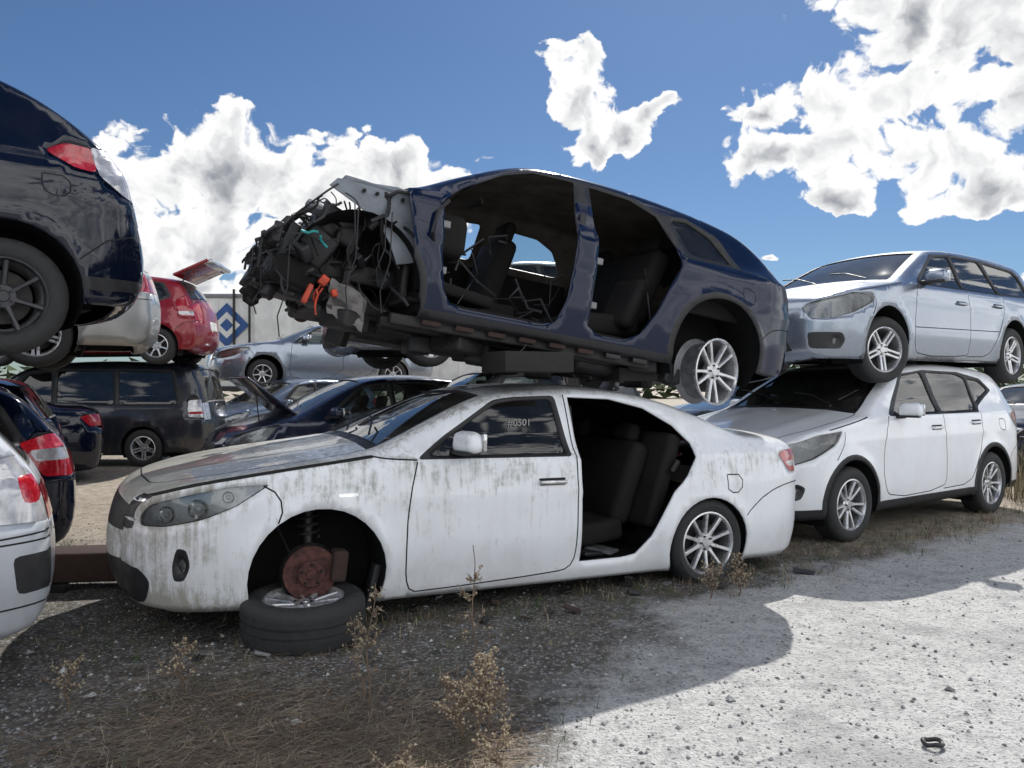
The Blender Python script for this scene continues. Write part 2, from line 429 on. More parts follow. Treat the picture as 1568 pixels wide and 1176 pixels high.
    for key,x,sd in (('fn',0,-1),('rn',wb,-1),('ff',0,1),('rf',wb,1)):
        if key in o.get('nowheel',()): continue
        Mw=Matrix.Translation((x,sd*(W-.115),Rt-o.get('droop',0)))
        if key[0]=='f' and o.get('steer'): Mw=Mw@Matrix.Rotation(RAD(o['steer']),4,'Z')
        if sd==1: Mw=Mw@Matrix.Rotation(math.pi,4,'Z')
        wheel(b,Mw,Rt,.215,ws.get('r',.205),ws.get('n',5),ws.get('style','single'),ws.get('mat'),True,seg=40 if lod<.08 else 24)
    if b.v: b.build('wheels',empt)
    b=B()
    if o.get('mirror',True):
        mx,mz=sp.get('mir',(.72,belt+.1))
        for sd in(-1,1):
            b.box((mx,sd*(W+.085),mz),(.12,.22,.13),pmat,.045,(0,0,sd*RAD(-14)),taper=.86)
            b.box((mx+.055,sd*(W+.085),mz),(.03,.19,.11),M_CHROME,.008,(0,0,sd*RAD(-14)))
            b.box((mx-.01,sd*(W+.085),mz-.062),(.10,.17,.02),M_TRIM,.008,(0,0,sd*RAD(-14)))
            b.box((mx,sd*(W-.03),mz-.06),(.08,.12,.05),M_TRIM,.015)
    for hx,hz in sp.get('handles',[]):
        for sd in(-1,1):
            yy=float(sideY(np.array([hx]),np.array([hz]))[0])
            b.box((hx,sd*(yy-.001),hz),(.19,.012,.052),M_GAP,.005)
            b.box((hx,sd*(yy+.022),hz),(.19,.018,.026),o.get('hmat',pmat),.008)
            for q in(-.085,.085): b.box((hx+q,sd*(yy+.008),hz),(.022,.03,.026),o.get('hmat',pmat),.004)
    if not sp.get('nohood'):
        cx,cz=sp['cowl']; wx,wz=sp['wtop']; sl=(wz-cz)/(wx-cx)
        for y in(-.45,.12): b.tube([(cx+.02,y,cz+.07),(cx+.12,y+.28,cz+.10+.12*sl),(cx+.16,y+.5,cz+.10+.16*sl)],.007,M_TRIM,5)
    if b.v: b.build('mirrors_and_handles',empt)
    th=RAD(theta); ph=RAD(phi)
    Rm=Matrix.Rotation(th,3,'Z')@Matrix.Rotation(ph,3,'Y')
    loc=Vector(ref)-Rm@Vector((wb if rear else 0,-(W-.02),0))
    empt.location=loc; empt.rotation_euler=Rm.to_euler()
    return empt,sideY

# ------------------------------------------------------------ specs
camry=dict(W=.91,wb=2.775,belt=.965,crease=.74,sill=.14,fa=(.03,.325,.385),ra=(2.775,.30,.345),bf=.075,af=.56,Rf=.74,
 out=[(-.76,.17),(-.90,.19),(-.955,.30),(-.97,.46),(-.955,.62),(-.93,.755),(-.80,.83),(-.47,.895),(-.1,.945),(.2,.985),(.40,1.02),(.75,1.185),(1.08,1.33),(1.3,1.375),(1.7,1.395),(2.1,1.385),(2.45,1.335),(2.8,1.22),(3.12,1.095),(3.25,1.06),(3.5,1.055),(3.7,1.035),(3.79,.98),(3.83,.85),(3.86,.62),(3.84,.40),(3.76,.20),(3.66,.17)],
 cowl=(.40,1.02),wtop=(1.1,1.34),rtop=(2.45,1.335),rbot=(3.10,1.08),hf=(-.84,.80),tl=(3.57,1.04),tz=.62,mir=(.87,1.07),handles=[(1.5,.80)],
 strip=[('fz','trim',.58,.745,-1.1,1.1),('fz','chrome',.725,.75,-1.1,1.1),('fz','chrome',.65,.665,-1.1,1.1),('fz','trim',.20,.40,-1.1,1.1),('fz','plate',.44,.53,-.3,.3),
   ('rz','tail',.78,.97,-1.1,-.55),('rz','tail',.78,.97,.55,1.1),('rz','plate',.66,.78,-.3,.3)])
HEADC=[(-.235,.852),(-.45,.842),(-.66,.797),(-.83,.745),(-.875,.68),(-.875,.625),(-.76,.628),(-.58,.668),(-.42,.735)]
camfront=[('trim',[(-.80,.795),(-.87,.75),(-.90,.70),(-.905,.60),(-1.1,.575),(-1.1,.80)]),('chrome',[(-.89,.662),(-1.1,.662),(-1.1,.645),(-.89,.645)]),('chrome',[(-.84,.775),(-1.1,.775),(-1.1,.755),(-.86,.755)]),
 ('trim',[(-.84,.21),(-.82,.33),(-.88,.40),(-1.1,.40),(-1.1,.19)])]
camside=[('trim',[(.60,.962),(.80,1.10),(1.16,1.318),(1.30,1.338),(1.62,1.352),(1.665,.958)]),
 ('fglass',[(.68,.98),(.84,1.095),(1.18,1.298),(1.32,1.318),(1.585,1.33),(1.625,.98)]),
 ('hole',[(1.72,1.345),(2.05,1.335),(2.32,1.272),(2.54,1.15),(2.66,1.03),(2.665,.93),(2.58,.80),(2.47,.70),(2.38,.56),(2.28,.40),(2.16,.285),(2.05,.27),(1.72,.268)]),
 ('line',[(1.69,1.36),(1.69,.9),(1.688,.4),(1.67,.24),(1.55,.215),(.62,.175),(.555,.19),(.53,.35),(.54,.7),(.60,.95)]),
 ('head',HEADC),('line',[(-.27,.84),(-.20,.80),(-.17,.72),(-.20,.64)]),
 ('trim',[(-.66,.34),(-.63,.42),(-.65,.51),(-.70,.52),(-.72,.42),(-.71,.34)]),('fog',[(-.665,.38),(-.65,.43),(-.67,.47),(-.695,.43)]),
 ('wline',[(-.85,.785),(-.66,.842),(-.45,.883),(-.1,.932),(.34,.985)]),('line',[(.34,.985),(.42,.97),(.60,.96)]),
 ('chrome',[(.13,.765),(.24,.767),(.24,.785),(.13,.783)]),
 ('line',[(2.93,.80),(3.08,.80),(3.08,.67),(2.93,.67),(2.93,.80)]),
 ('tail',[(3.50,.94),(3.62,.965),(3.9,.97),(3.9,.80),(3.64,.80)]),('tailw',[(3.60,.88),(3.9,.88),(3.9,.84),(3.63,.84)]),
 ('line',[(3.12,.50),(3.35,.66),(3.62,.72),(3.9,.72)])]+camfront
camry['side']=camside
def gensedanside():
    return [('trim',[(.60,.962),(.80,1.10),(1.16,1.318),(1.62,1.352),(2.1,1.335),(2.35,1.27),(2.68,1.07),(2.66,.958)]),
     ('glass',[(.68,.98),(.84,1.095),(1.18,1.298),(1.585,1.33),(1.625,.98)]),('glass',[(1.70,.98),(1.68,1.33),(2.05,1.315),(2.30,1.25),(2.60,1.07),(2.58,.98)]),
     ('line',[(1.66,.96),(1.66,.24),(.6,.2),(.53,.4),(.60,.95)]),('line',[(1.66,.24),(2.2,.25),(2.4,.5),(2.6,.72),(2.66,.95)]),
     ('head',HEADC),('tail',[(3.50,.94),(3.62,.965),(3.9,.97),(3.9,.80),(3.64,.80)]),('line',[(-.27,.84),(-.17,.72),(-.20,.64)])]+camfront
camry['far']=gensedanside()
def shorten(pl): return [(x if x<2.95 else 2.95+(x-2.95)*.90,z) for x,z in pl]
camry['out']=shorten(camry['out']); camry['side']=[(k,shorten(p)) for k,p in camry['side']]; camry['far']=[(k,shorten(p)) for k,p in camry['far']]
sedan=dict(camry); sedan['side']=camry['far']; sedan['handles']=[(1.5,.8),(2.4,.82)]
suv=dict(W=.91,wb=2.64,belt=1.10,crease=.90,sill=.24,fa=(0,.35,.385),ra=(2.64,.35,.385),clad=.33,af=.45,Rf=.7,bf=.11,hatch=True,tz=.66,
 out=[(-.70,.24),(-.82,.28),(-.87,.44),(-.885,.6),(-.85,.76),(-.77,.875),(-.62,.95),(-.3,1.02),(.1,1.08),(.36,1.13),(.72,1.33),(1.08,1.51),(1.3,1.575),(1.7,1.61),(2.3,1.60),(2.9,1.55),(3.12,1.49),(3.30,1.22),(3.42,1.04),(3.48,.85),(3.53,.6),(3.50,.4),(3.42,.28),(3.33,.26)],
 cowl=(.36,1.13),wtop=(1.1,1.52),rtop=(3.1,1.5),rbot=(3.38,1.08),hf=(-.78,.87),tl=(3.1,1.4),mir=(.80,1.16),handles=[(1.48,.97),(2.30,1.0)],
 strip=[('fz','trim',.62,.80,-.8,.8),('fz','chrome',.70,.72,-.75,.75),('fz','trim',.30,.50,-.8,.8),('rz','tail',.85,1.02,-1.1,-.6),('rz','tail',.85,1.02,.6,1.1)],
 side=[('trim',[(.66,1.10),(1.12,1.50),(1.6,1.545),(2.3,1.53),(2.75,1.46),(2.92,1.33),(2.5,1.17),(2.42,1.10)]),
  ('glass',[(.78,1.125),(1.15,1.475),(1.54,1.52),(1.60,1.125)]),('glass',[(1.68,1.125),(1.63,1.52),(2.25,1.505),(2.42,1.46),(2.42,1.2),(2.38,1.13)]),('fglass',[(2.46,1.2),(2.46,1.455),(2.72,1.43),(2.85,1.34)]),
  ('line',[(1.64,1.1),(1.66,.5),(1.6,.36),(.62,.34),(.5,.5),(.5,.8),(.64,1.1)]),('line',[(1.60,.36),(2.15,.37),(2.25,.55),(2.42,.8),(2.44,1.1)]),
  ('head',[(-.12,.99),(-.45,.965),(-.74,.88),(-.86,.80),(-.85,.69),(-.72,.70),(-.5,.76),(-.25,.87)]),
  ('trim',[(-.62,.42),(-.58,.52),(-.66,.56),(-.76,.5),(-.74,.40)]),('fog',[(-.65,.45),(-.62,.5),(-.67,.53),(-.71,.48)]),
  ('line',[(-.10,.98),(-.12,.86),(-.24,.74)]),('line',[(-.3,1.0),(.1,1.06),(.3,1.10)]),
  ('tail',[(3.10,1.06),(3.28,1.10),(3.6,1.08),(3.6,.88),(3.3,.92)]),('line',[(3.0,.55),(3.2,.72),(3.6,.74)]),('line',[(2.82,1.02),(2.96,1.02),(2.96,.90),(2.82,.90),(2.82,1.02)])])
wagon=dict(W=.87,wb=2.67,belt=.95,crease=.74,sill=.19,fa=(0,.33,.37),ra=(2.67,.33,.36),af=.48,Rf=.75,bf=.10,hatch=True,tz=.62,tum=.16,
 out=[(-.78,.19),(-.88,.23),(-.925,.38),(-.93,.53),(-.89,.66),(-.79,.745),(-.5,.83),(0,.91),(.32,.96),(.72,1.16),(1.12,1.345),(1.4,1.395),(1.9,1.42),(2.6,1.41),(3.1,1.375),(3.32,1.33),(3.52,1.08),(3.62,.95),(3.67,.75),(3.70,.55),(3.68,.35),(3.6,.24),(3.5,.22)],
 cowl=(.32,.96),wtop=(1.14,1.35),rtop=(3.3,1.33),rbot=(3.58,1.0),hf=(-.80,.74),tl=(3.4,1.2),mir=(.74,1.03),handles=[(1.45,.80),(2.3,.82)],
 strip=[('fz','trim',.56,.70,-.8,.8),('fz','chrome',.63,.645,-.7,.7),('fz','trim',.24,.42,-.9,.9),('rz','tail',.75,.95,-1.1,-.6),('rz','tail',.75,.95,.6,1.1),('rz','plate',.62,.74,-.3,.3)],
 side=[('trim',[(.60,.95),(1.16,1.32),(1.6,1.362),(2.4,1.358),(3.1,1.31),(3.22,1.25),(3.36,.97),(2.5,.95)]),
  ('glass',[(.72,.975),(1.20,1.298),(1.56,1.335),(1.60,.975)]),('glass',[(1.66,.975),(1.63,1.338),(2.25,1.333),(2.44,1.0),(2.40,.975)]),('glass',[(2.50,.99),(2.34,1.333),(3.05,1.285),(3.16,1.23),(3.28,.99)]),
  ('line',[(1.63,.95),(1.64,.3),(1.58,.25),(.6,.24),(.5,.35),(.5,.7),(.60,.95)]),('line',[(1.6,.25),(2.1,.26),(2.25,.45),(2.42,.72),(2.48,.95)]),
  ('head',[(-.22,.80),(-.5,.80),(-.78,.73),(-.885,.68),(-.875,.56),(-.74,.55),(-.5,.615),(-.25,.72)]),
  ('trim',[(-.86,.28),(-.62,.28),(-.58,.36),(-.62,.43),(-.88,.43)]),('fog',[(-.70,.32),(-.64,.32),(-.64,.38),(-.70,.38)]),('line',[(.5,.52),(2.3,.54)]),
  ('line',[(-.25,.79),(-.2,.72),(-.28,.60)]),('line',[(-.4,.825),(0,.89),(.3,.94)]),
  ('tail',[(3.36,.95),(3.50,.99),(3.8,.97),(3.8,.76),(3.42,.78)]),('line',[(3.02,.5),(3.2,.68),(3.8,.70)])])
hatch=dict(W=.85,wb=2.45,belt=.95,crease=.74,sill=.19,fa=(0,.31,.35),ra=(2.45,.31,.35),af=.42,Rf=.6,bf=.11,hatch=True,tz=.60,tum=.16,
 out=[(-.62,.2),(-.73,.25),(-.78,.4),(-.785,.55),(-.74,.7),(-.62,.80),(-.3,.90),(0,.965),(.15,1.0),(.55,1.22),(.95,1.41),(1.2,1.465),(1.6,1.49),(2.1,1.475),(2.6,1.41),(2.78,1.34),(2.92,1.08),(3.0,.92),(3.03,.7),(3.07,.5),(3.04,.33),(2.96,.24),(2.88,.23)],
 cowl=(.15,1.0),wtop=(.97,1.415),rtop=(2.74,1.36),rbot=(2.94,1.03),hf=(-.66,.78),tl=(2.8,1.2),mir=(.55,1.04),handles=[(1.25,.83),(2.05,.85)],
 strip=[('fz','trim',.55,.68,-.7,.7),('fz','trim',.26,.42,-.7,.7),('rz','tail',.75,1.0,-1.1,-.66),('rz','tail',.75,1.0,.66,1.1),('rz','plate',.60,.72,-.3,.3)],
 side=[('trim',[(.42,.95),(.95,1.38),(1.4,1.435),(2.1,1.42),(2.55,1.34),(2.68,1.1),(2.3,.95)]),
  ('glass',[(.60,.98),(1.0,1.355),(1.34,1.405),(1.38,.98)]),('glass',[(1.45,.98),(1.42,1.41),(2.0,1.40),(2.12,1.3),(2.10,.98)]),('fglass',[(2.18,1.0),(2.18,1.38),(2.48,1.31),(2.60,1.11),(2.35,1.0)]),
  ('line',[(1.41,.95),(1.42,.3),(1.35,.25),(.5,.25),(.42,.4),(.44,.95)]),('line',[(1.38,.25),(1.95,.26),(2.05,.5),(2.15,.75),(2.18,.95)]),
  ('head',[(-.12,.90),(-.4,.86),(-.64,.77),(-.74,.72),(-.72,.60),(-.58,.60),(-.3,.71)]),
  ('tail',[(2.74,1.02),(2.88,1.12),(3.2,1.05),(3.2,.76),(2.84,.78)]),('tailw',[(2.80,.86),(3.2,.86),(3.2,.80),(2.82,.80)]),('line',[(2.7,.48),(2.85,.68),(3.1,.70)])])
van=dict(W=.88,wb=2.85,belt=1.0,crease=.8,sill=.2,fa=(0,.33,.36),ra=(2.85,.33,.36),af=.3,hatch=True,tz=.6,tum=.12,
 out=[(-.75,.2),(-.88,.25),(-.9,.5),(-.85,.75),(-.6,.9),(-.2,1.02),(.0,1.08),(.5,1.42),(.85,1.66),(1.2,1.73),(2.0,1.77),(3.0,1.75),(3.5,1.70),(3.62,1.6),(3.72,1.2),(3.78,.95),(3.82,.6),(3.8,.35),(3.7,.24),(3.62,.24)],
 cowl=(.0,1.08),wtop=(.87,1.665),rtop=(3.58,1.62),rbot=(3.76,1.05),hf=(-.7,.84),tl=(3.6,1.5),mir=(.5,1.1),handles=[(1.2,.9),(1.6,.9)],
 strip=[('fz','trim',.5,.7,-.5,.5),('rz','tailw',.8,1.1,-1.1,-.75),('rz','tailw',.8,1.1,.75,1.1)],
 side=[('trim',[(.3,1.03),(.85,1.6),(1.3,1.66),(3.3,1.64),(3.5,1.1),(3.4,1.03)]),
  ('fglass',[(.55,1.06),(.95,1.55),(1.3,1.6),(1.33,1.06)]),('fglass',[(1.42,1.06),(1.4,1.61),(2.3,1.61),(2.34,1.06)]),('fglass',[(2.43,1.06),(2.4,1.61),(3.25,1.59),(3.38,1.06)]),
  ('line',[(1.37,1.0),(1.38,.26),(.5,.26),(.42,.4),(.4,1.0)]),('line',[(1.38,.26),(2.3,.26),(2.38,.6),(2.38,1.03)]),('line',[(2.4,.97),(3.4,.97)]),
  ('head',[(-.2,.98),(-.6,.86),(-.8,.8),(-.8,.65),(-.5,.7)]),('tailw',[(3.56,1.12),(3.9,1.15),(3.9,.82),(3.58,.84)]),('tail',[(3.58,.93),(3.9,.93),(3.9,.89),(3.58,.89)])])
bmw=dict(W=.91,wb=2.67,belt=.98,crease=.72,sill=.21,fa=(0,.34,.38),ra=(2.66,.34,.40),clad=.27,nohood=True,hatch=True,tz=.6,bf=.14,Rb=.6,ab=.26,
 out=[(-.7,.3),(-.85,.5),(-.75,.8),(-.3,.92),(.1,.955),(.27,.975),(.60,1.16),(.95,1.335),(1.18,1.395),(1.6,1.42),(2.1,1.405),(2.6,1.355),(2.88,1.30),(3.10,1.18),(3.28,1.05),(3.40,.95),(3.47,.75),(3.51,.55),(3.49,.38),(3.4,.27),(3.3,.25)],
 cowl=(.27,.975),wtop=(1.0,1.345),rtop=(2.84,1.30),rbot=(3.27,1.05),hf=(-.7,.8),tl=(3.2,1.1),handles=[],
 strip=[('rz','trim',.80,.98,-1.1,-.55),('rz','trim',.80,.98,.55,1.1),('rz','trim',.2,.42,-1.1,1.1)])
HOLEF=('hole',[(-2,-1),(.40,-1),(.40,.3),(.33,.42),(.30,.7),(.25,.9),(.255,1.3),(-2,1.3)])
bmw['side']=[('trim',[(.50,1.0),(.92,1.275),(1.14,1.352),(1.6,1.372),(1.95,1.355),(2.16,1.285),(2.4,1.315),(2.68,1.225),(2.86,.995),(2.34,.985),(2.2,1.12),(2.0,1.0),(1.0,1.0)]),
 ('paint',[(1.43,1.2),(1.45,.9),(1.57,.9),(1.57,1.2)]),
 ('hole',[(.53,.40),(.49,.62),(.47,.95),(.60,1.07),(.90,1.25),(1.12,1.33),(1.44,1.35),(1.42,.9),(1.38,.5),(1.32,.34),(1.22,.31),(.66,.31),(.58,.33)]),
 ('hole',[(1.56,.36),(1.58,.9),(1.56,1.345),(1.9,1.335),(2.12,1.26),(2.27,1.05),(2.28,.9),(2.19,.75),(2.10,.55),(1.98,.37),(1.86,.31),(1.64,.31)]),
 ('fglass',[(2.25,1.265),(2.39,1.02),(2.77,1.02),(2.60,1.20),(2.4,1.28)]),
 ('line',[(2.28,.98),(2.9,1.0),(3.2,.96)]),('line',[(3.05,.5),(3.2,.62),(3.6,.64)]),('line',[(2.85,.86),(2.97,.86),(2.97,.74),(2.85,.74),(2.85,.86)]),HOLEF,
 ('trim',[(3.26,.97),(3.6,.97),(3.6,.80),(3.32,.84)])]
bmw['far']=[('trim',[(.40,.96),(.60,1.07),(.90,1.26),(1.12,1.335),(1.9,1.34),(2.12,1.27),(2.3,1.05),(2.28,.96)]),('hole',[(.62,1.01),(.95,1.22),(1.12,1.28),(1.36,1.30),(1.34,1.01)]),('glass',[(1.56,1.02),(1.56,1.30),(1.9,1.29),(2.08,1.22),(2.20,1.06),(2.18,1.02)]),
 ('trim',[(2.25,1.265),(2.39,1.02),(2.77,1.02),(2.60,1.20),(2.4,1.28)]),('hole',[(2.33,1.22),(2.43,1.06),(2.65,1.06),(2.52,1.19)]),HOLEF]

# ------------------------------------------------------------ vehicles
P_WHITE=paint('white_paint_mossy',(.82,.84,.87),0,.28,.14,algae=.75)
P_WHITE2=paint('white_paint',(.82,.84,.87),0,.22,.10)
P_NAVY=paint('navy_paint',(.003,.009,.034),.0,.14,.02,dcol=(.10,.10,.10),coat=.22,spec=.32)
P_SILV=paint('silver_paint',(.30,.34,.40),.75,.26,.06)
P_SILV2=paint('champagne_paint',(.42,.42,.41),.6,.35,.15)
P_PEARL=paint('pearl_paint',(.55,.58,.63),.3,.3,.15)
P_BLK=paint('midnight_paint',(.003,.006,.018),.0,.08,.02,coat=.4,spec=.4)
P_RED=paint('red_paint',(.26,.006,.018),.2,.25,.1)
P_DBLUE=paint('dark_blue_paint',(.010,.018,.045),.2,.2,.1,coat=.4)
P_CHAR=paint('charcoal_paint',(.022,.026,.036),.3,.22,.12,coat=.4)
P_GBLUE=paint('grey_blue_paint',(.11,.15,.22),.5,.3,.2)
P_GREY=paint('grey_paint',(.12,.125,.135),.5,.3,.2)

cam_e,cY=make_car('white_sedan',camry,P_WHITE,(-1.11,4.30,0),25.7,1.0,o=dict(lod=.05,nowheel=('fn',),wheels=dict(R=.315,r=.222,n=10,style='single'),hmat=M_CHROME,wglass=M_GLM,glass=M_GLT))
b=B(); y0=-.91+.10
Mh=Matrix.Translation((0,y0,.33))
b.lathe([(.001,-.05),(.028,-.05),(.03,-.035),(.068,-.035),(.074,-.028),(.076,.0),(.150,.0),(.152,.004),(.152,.022),(.148,.026),(.08,.026),(.001,.026)],M_RUST,40,Mh)
for i in range(5):
    a=2*math.pi*i/5+.3; b.tube([(.057*math.cos(a),-.065,.057*math.sin(a)),(.057*math.cos(a),-.03,.057*math.sin(a))],.007,M_STEEL,6,Mh)
b.lathe([(.16,.03),(.165,.05),(.05,.06)],M_STEEL,30,Mh)
b.box((.16,.02,.03),(.09,.12,.18),M_RUSTD,.02,(0,.1,0),Mh)
b.box((0,.12,0),(.14,.16,.14),M_RUSTD,.03,M=Mh)
b.tube([(0,.10,.0),(.0,.12,.16),(.02,.17,.40)],[.035,.03,.03],M_STEEL,12,Mh)
sp_=[( .01+.062*math.cos(a),.135+a*.0022+.062*math.sin(a),.18+a*.0068) for a in np.linspace(0,2*math.pi*5,90)]
b.tube(sp_,.009,M_STEEL,6,Mh)
b.tube([(0,.12,-.06),(.05,.5,-.08),(.25,.6,-.07)],.022,M_STEEL,8,Mh)
b.tube([(.05,.12,.03),(.12,.5,.02)],.012,M_STEEL,8,Mh)
b.tube([(0,.1,.0),(0,.6,.02)],.018,M_TRIM,8,Mh)
b.tube([(-.1,.1,.1),(-.16,.2,.25),(-.05,.3,.33),(.1,.28,.3)],.007,M_TRIM,6,Mh)
b.box((.37,.06,-.12),(.05,.10,.28),M_TRIM,.015,(0,.25,0),Mh)
b.build('front_hub_and_strut',cam_e)
b=B()
for x,z,r in((-.60,.722,.042),(-.75,.69,.036),(-.45,.785,.026)):
    yy=float(cY(np.array([x]),np.array([z]))[0])
    Mq=Matrix.Translation((x,-(yy-.026),z))@Matrix.Rotation(RAD(-32),4,'Z')
    b.lathe([(r*1.25,-.004),(r*1.15,-.010),(r,.0),(r*.6,.02),(.001,.024)],M_CHROME,20,Mq)
    b.lathe([(r*.55,.0),(r*.4,-.008),(.001,-.012)],M_LENS,16,Mq)
b.build('headlamp_projectors',cam_e)
b=B()
b.tube([(1.78,-.62,1.28),(1.76,-.72,1.0),(1.80,-.76,.5)],.012,M_TRIM,4)
b.box((1.95,-.55,.26),(.3,.3,.03),M_TRIM,.01,(0,.1,.3))
b.box((2.07,-.60,.27),(.16,.2,.02),M_GREY,.006,(0.1,0,.6))
for z in(.42,.62,.88): b.box((1.715,-.835,z),(.02,.04,.05),M_STEEL,.004)
b.box((2.55,-.79,.86),(.04,.03,.1),M_STEEL,.008,(0,.6,0))
b.box((2.5,.0,.75),(.12,1.5,.7),M_INT,.04,(0,.3,0))
b.box((2.2,.79,.68),(.9,.04,.56),M_INT,.01)
b.build('doorway_fittings',cam_e)
cu=bpy.data.curves.new('window_marking','FONT'); cu.body='#0501'; cu.size=.066; cu.extrude=.0004; cu.shear=.25
tx=bpy.data.objects.new('window_marking',cu); scene.collection.objects.link(tx); tx.parent=cam_e
tx.location=(1.24,-(float(cY(np.array([1.33]),np.array([1.15]))[0])-.002),1.15); tx.rotation_euler=(RAD(68),RAD(-2),0); cu.materials.append(simple('paint_pen',(.32,.32,.31),.8))

bm_e,_=make_car('stripped_suv_shell',bmw,P_NAVY,(-.94,4.43,1.643),25.8,7.8,o=dict(lod=.05,nowheel=('fn','ff','rn','rf'),inner=M_INTB,mirror=False,glass=M_GL,wglass=M_GL,seats=(.38,)))
b=B()
for sd in(-1,1):
    Mw=Matrix.Translation((2.66,sd*(.91-.10),.21))
    if sd==1: Mw=Mw@Matrix.Rotation(math.pi,4,'Z')
    wheel(b,Mw@Matrix.Rotation(.2,4,'Z'),.33,.21,.238,5,'vee',M_RIM,False)
b.build('bare_alloy_rims',bm_e)
b=B(); rnd=random.Random(3)
def ztop(x): return .95 if x>-.12 else .95+(x+.12)*1.05
def clampP(p):
    p.x=max(-.52,min(.4,p.x)); p.y=max(-.84,min(.7,p.y)); zt=ztop(p.x); p.z=max(.22,min(zt,p.z)); return p
b.box((.34,0,.62),(.05,1.45,.62),M_STEEL,.02)
b.box((.26,0,.93),(.22,1.38,.07),M_TRIM,.02)
M_PANEL=simple('bare_inner_panel',(.20,.22,.25),.5,.2,scale=6,bump=.2)
def plate(pts,y,mat,th=.012):
    n=len(pts); vs=[(x,y,z) for (x,z) in pts]+[(x,y+th,z) for (x,z) in pts]
    b.add(vs,[list(range(n)),list(range(2*n-1,n-1,-1))]+[[i,(i+1)%n,n+(i+1)%n,n+i] for i in range(n)],mat)
for sd in(-1,1):
    plate([(.36,.55),(.36,.97),(.20,.985),(-.16,.95),(-.20,.90),(-.02,.82),(.12,.74),(.20,.64),(.26,.52)],sd*.77,M_PANEL)
    b.box((.10,sd*.72,.955),(.44,.10,.04),M_PANEL,.012,(0,.04,0))
    for q in range(4): b.tube([(.0+.08*q,sd*.782,.91),(.0+.08*q,sd*.794,.91)],.012,M_GAP,8)
    b.box((-.04,sd*.50,.46),(.80,.09,.12),M_STEEL,.015)
    vs=[]; an=np.linspace(.1,math.pi*.86,16)
    for a in an: vs+=[( .02+.40*math.cos(a),sd*.84,.36+.42*math.sin(a)),(.02+.37*math.cos(a),sd*.50,.34+.38*math.sin(a))]
    b.add(vs,[[2*i,2*i+1,2*i+3,2*i+2] for i in range(15)],M_WELL)
    b.add(vs[1::2],[list(range(16))],M_WELL)
    b.tube([(0,sd*.6,.30),(.05,sd*.2,.28)],.03,M_STEEL,8); b.tube([(.0,sd*.62,.3),(.02,sd*.57,.75)],.03,M_STEEL,10)
    b.lathe([(.001,0),(.06,0),(.07,.03),(.001,.05)],M_RUSTD,20,Matrix.Translation((0,sd*.70,.30)))
b.box((-.42,0,.40),(.07,1.25,.10),M_STEEL,.02); b.box((-.36,0,.66),(.06,1.1,.05),M_TRIM,.015,(0,.5,0))
b.box((-.38,0,.50),(.10,1.0,.30),M_TRIM,.03,(0,.4,0)); b.box((-.45,.05,.48),(.04,.8,.2),M_STEEL,.012,(0,.4,0))
for y in(-.62,-.56,-.30,.3,.58): b.box((-.38,y,.50),(.06,.07,.34),M_TRIM,.012,(0,.4+rnd.uniform(-.2,.2),0))
b.box((.02,0,.60),(.46,.62,.42),M_STEEL,.05); b.box((.02,-.05,.82),(.36,.5,.1),M_TRIM,.04); b.box((-.1,.3,.5),(.4,.3,.3),M_STEEL,.05)
b.box((-.08,-.52,.72),(.30,.22,.20),M_TRIM,.03,(.1,.3,.1)); b.box((-.22,-.60,.56),(.22,.2,.22),M_TRIM,.03,(.2,.5,.1)); b.box((-.32,-.55,.38),(.26,.3,.16),M_INT,.03,(.1,.2,.1))
b.box((.1,0,.27),(.5,.9,.10),M_STEEL,.03); b.box((-.2,-.1,.31),(.35,.7,.08),M_TRIM,.03,(.1,.15,0))
for i in range(90):
    c=clampP(Vector((rnd.uniform(-.50,.22),rnd.uniform(-.80,.5),rnd.uniform(.28,.93)))); c.z-=.04
    b.box(c,[rnd.uniform(.03,.12) for _ in range(3)],rnd.choice([M_TRIM,M_TRIM,M_STEEL,M_TRIM,M_TRIM,M_INT,M_STEEL,M_TRIM,M_TRIM,M_GREY]),.012,[rnd.uniform(-1,1) for _ in range(3)])
def hose(p0,mat,r,nseg=6,spread=.16,sag=0,free=False):
    p=Vector(p0); d=Vector((rnd.uniform(-1,1),rnd.uniform(-1,1),rnd.uniform(-1,.6))).normalized(); ctl=[p.copy()]
    for k in range(nseg):
        d=(d+Vector((rnd.uniform(-1,1),rnd.uniform(-1,1),rnd.uniform(-1,1)-sag))*.6).normalized(); p=p+d*spread*rnd.uniform(.4,1)
        if not free: p=clampP(p)
        ctl.append(p.copy())
    pts=[]
    for k in range(len(ctl)-1):
        a=ctl[max(k-1,0)];b0=ctl[k];c0=ctl[k+1];d0=ctl[min(k+2,len(ctl)-1)]
        for q in(0,.33,.66):
            pts.append(.5*((2*b0)+(c0-a)*q+(2*a-5*b0+4*c0-d0)*q*q+(3*b0-a-3*c0+d0)*q**3))
    pts.append(ctl[-1]); b.tube(pts,r,mat,6)
for i in range(150): 
    p=clampP(Vector((rnd.uniform(-.52,.3),rnd.uniform(-.84,.1),rnd.uniform(.35,.98))))
    r=rnd.choice([.004,.005,.006,.008,.012]); hose(p,rnd.choice([M_TRIM]*14+[M_STEEL,M_STEEL,M_GREY,M_INT]),r,5,.08 if r<.012 else .11)
M_ORG=simple('orange_plastic',(.50,.055,.02),.4); M_TEAL=simple('teal_plastic',(.03,.30,.30),.4)
for i in range(3): hose((-.18+rnd.uniform(-.03,.03),-.82,.30+rnd.uniform(-.05,.05)),M_ORG,.006,3,.07,1.0,True)
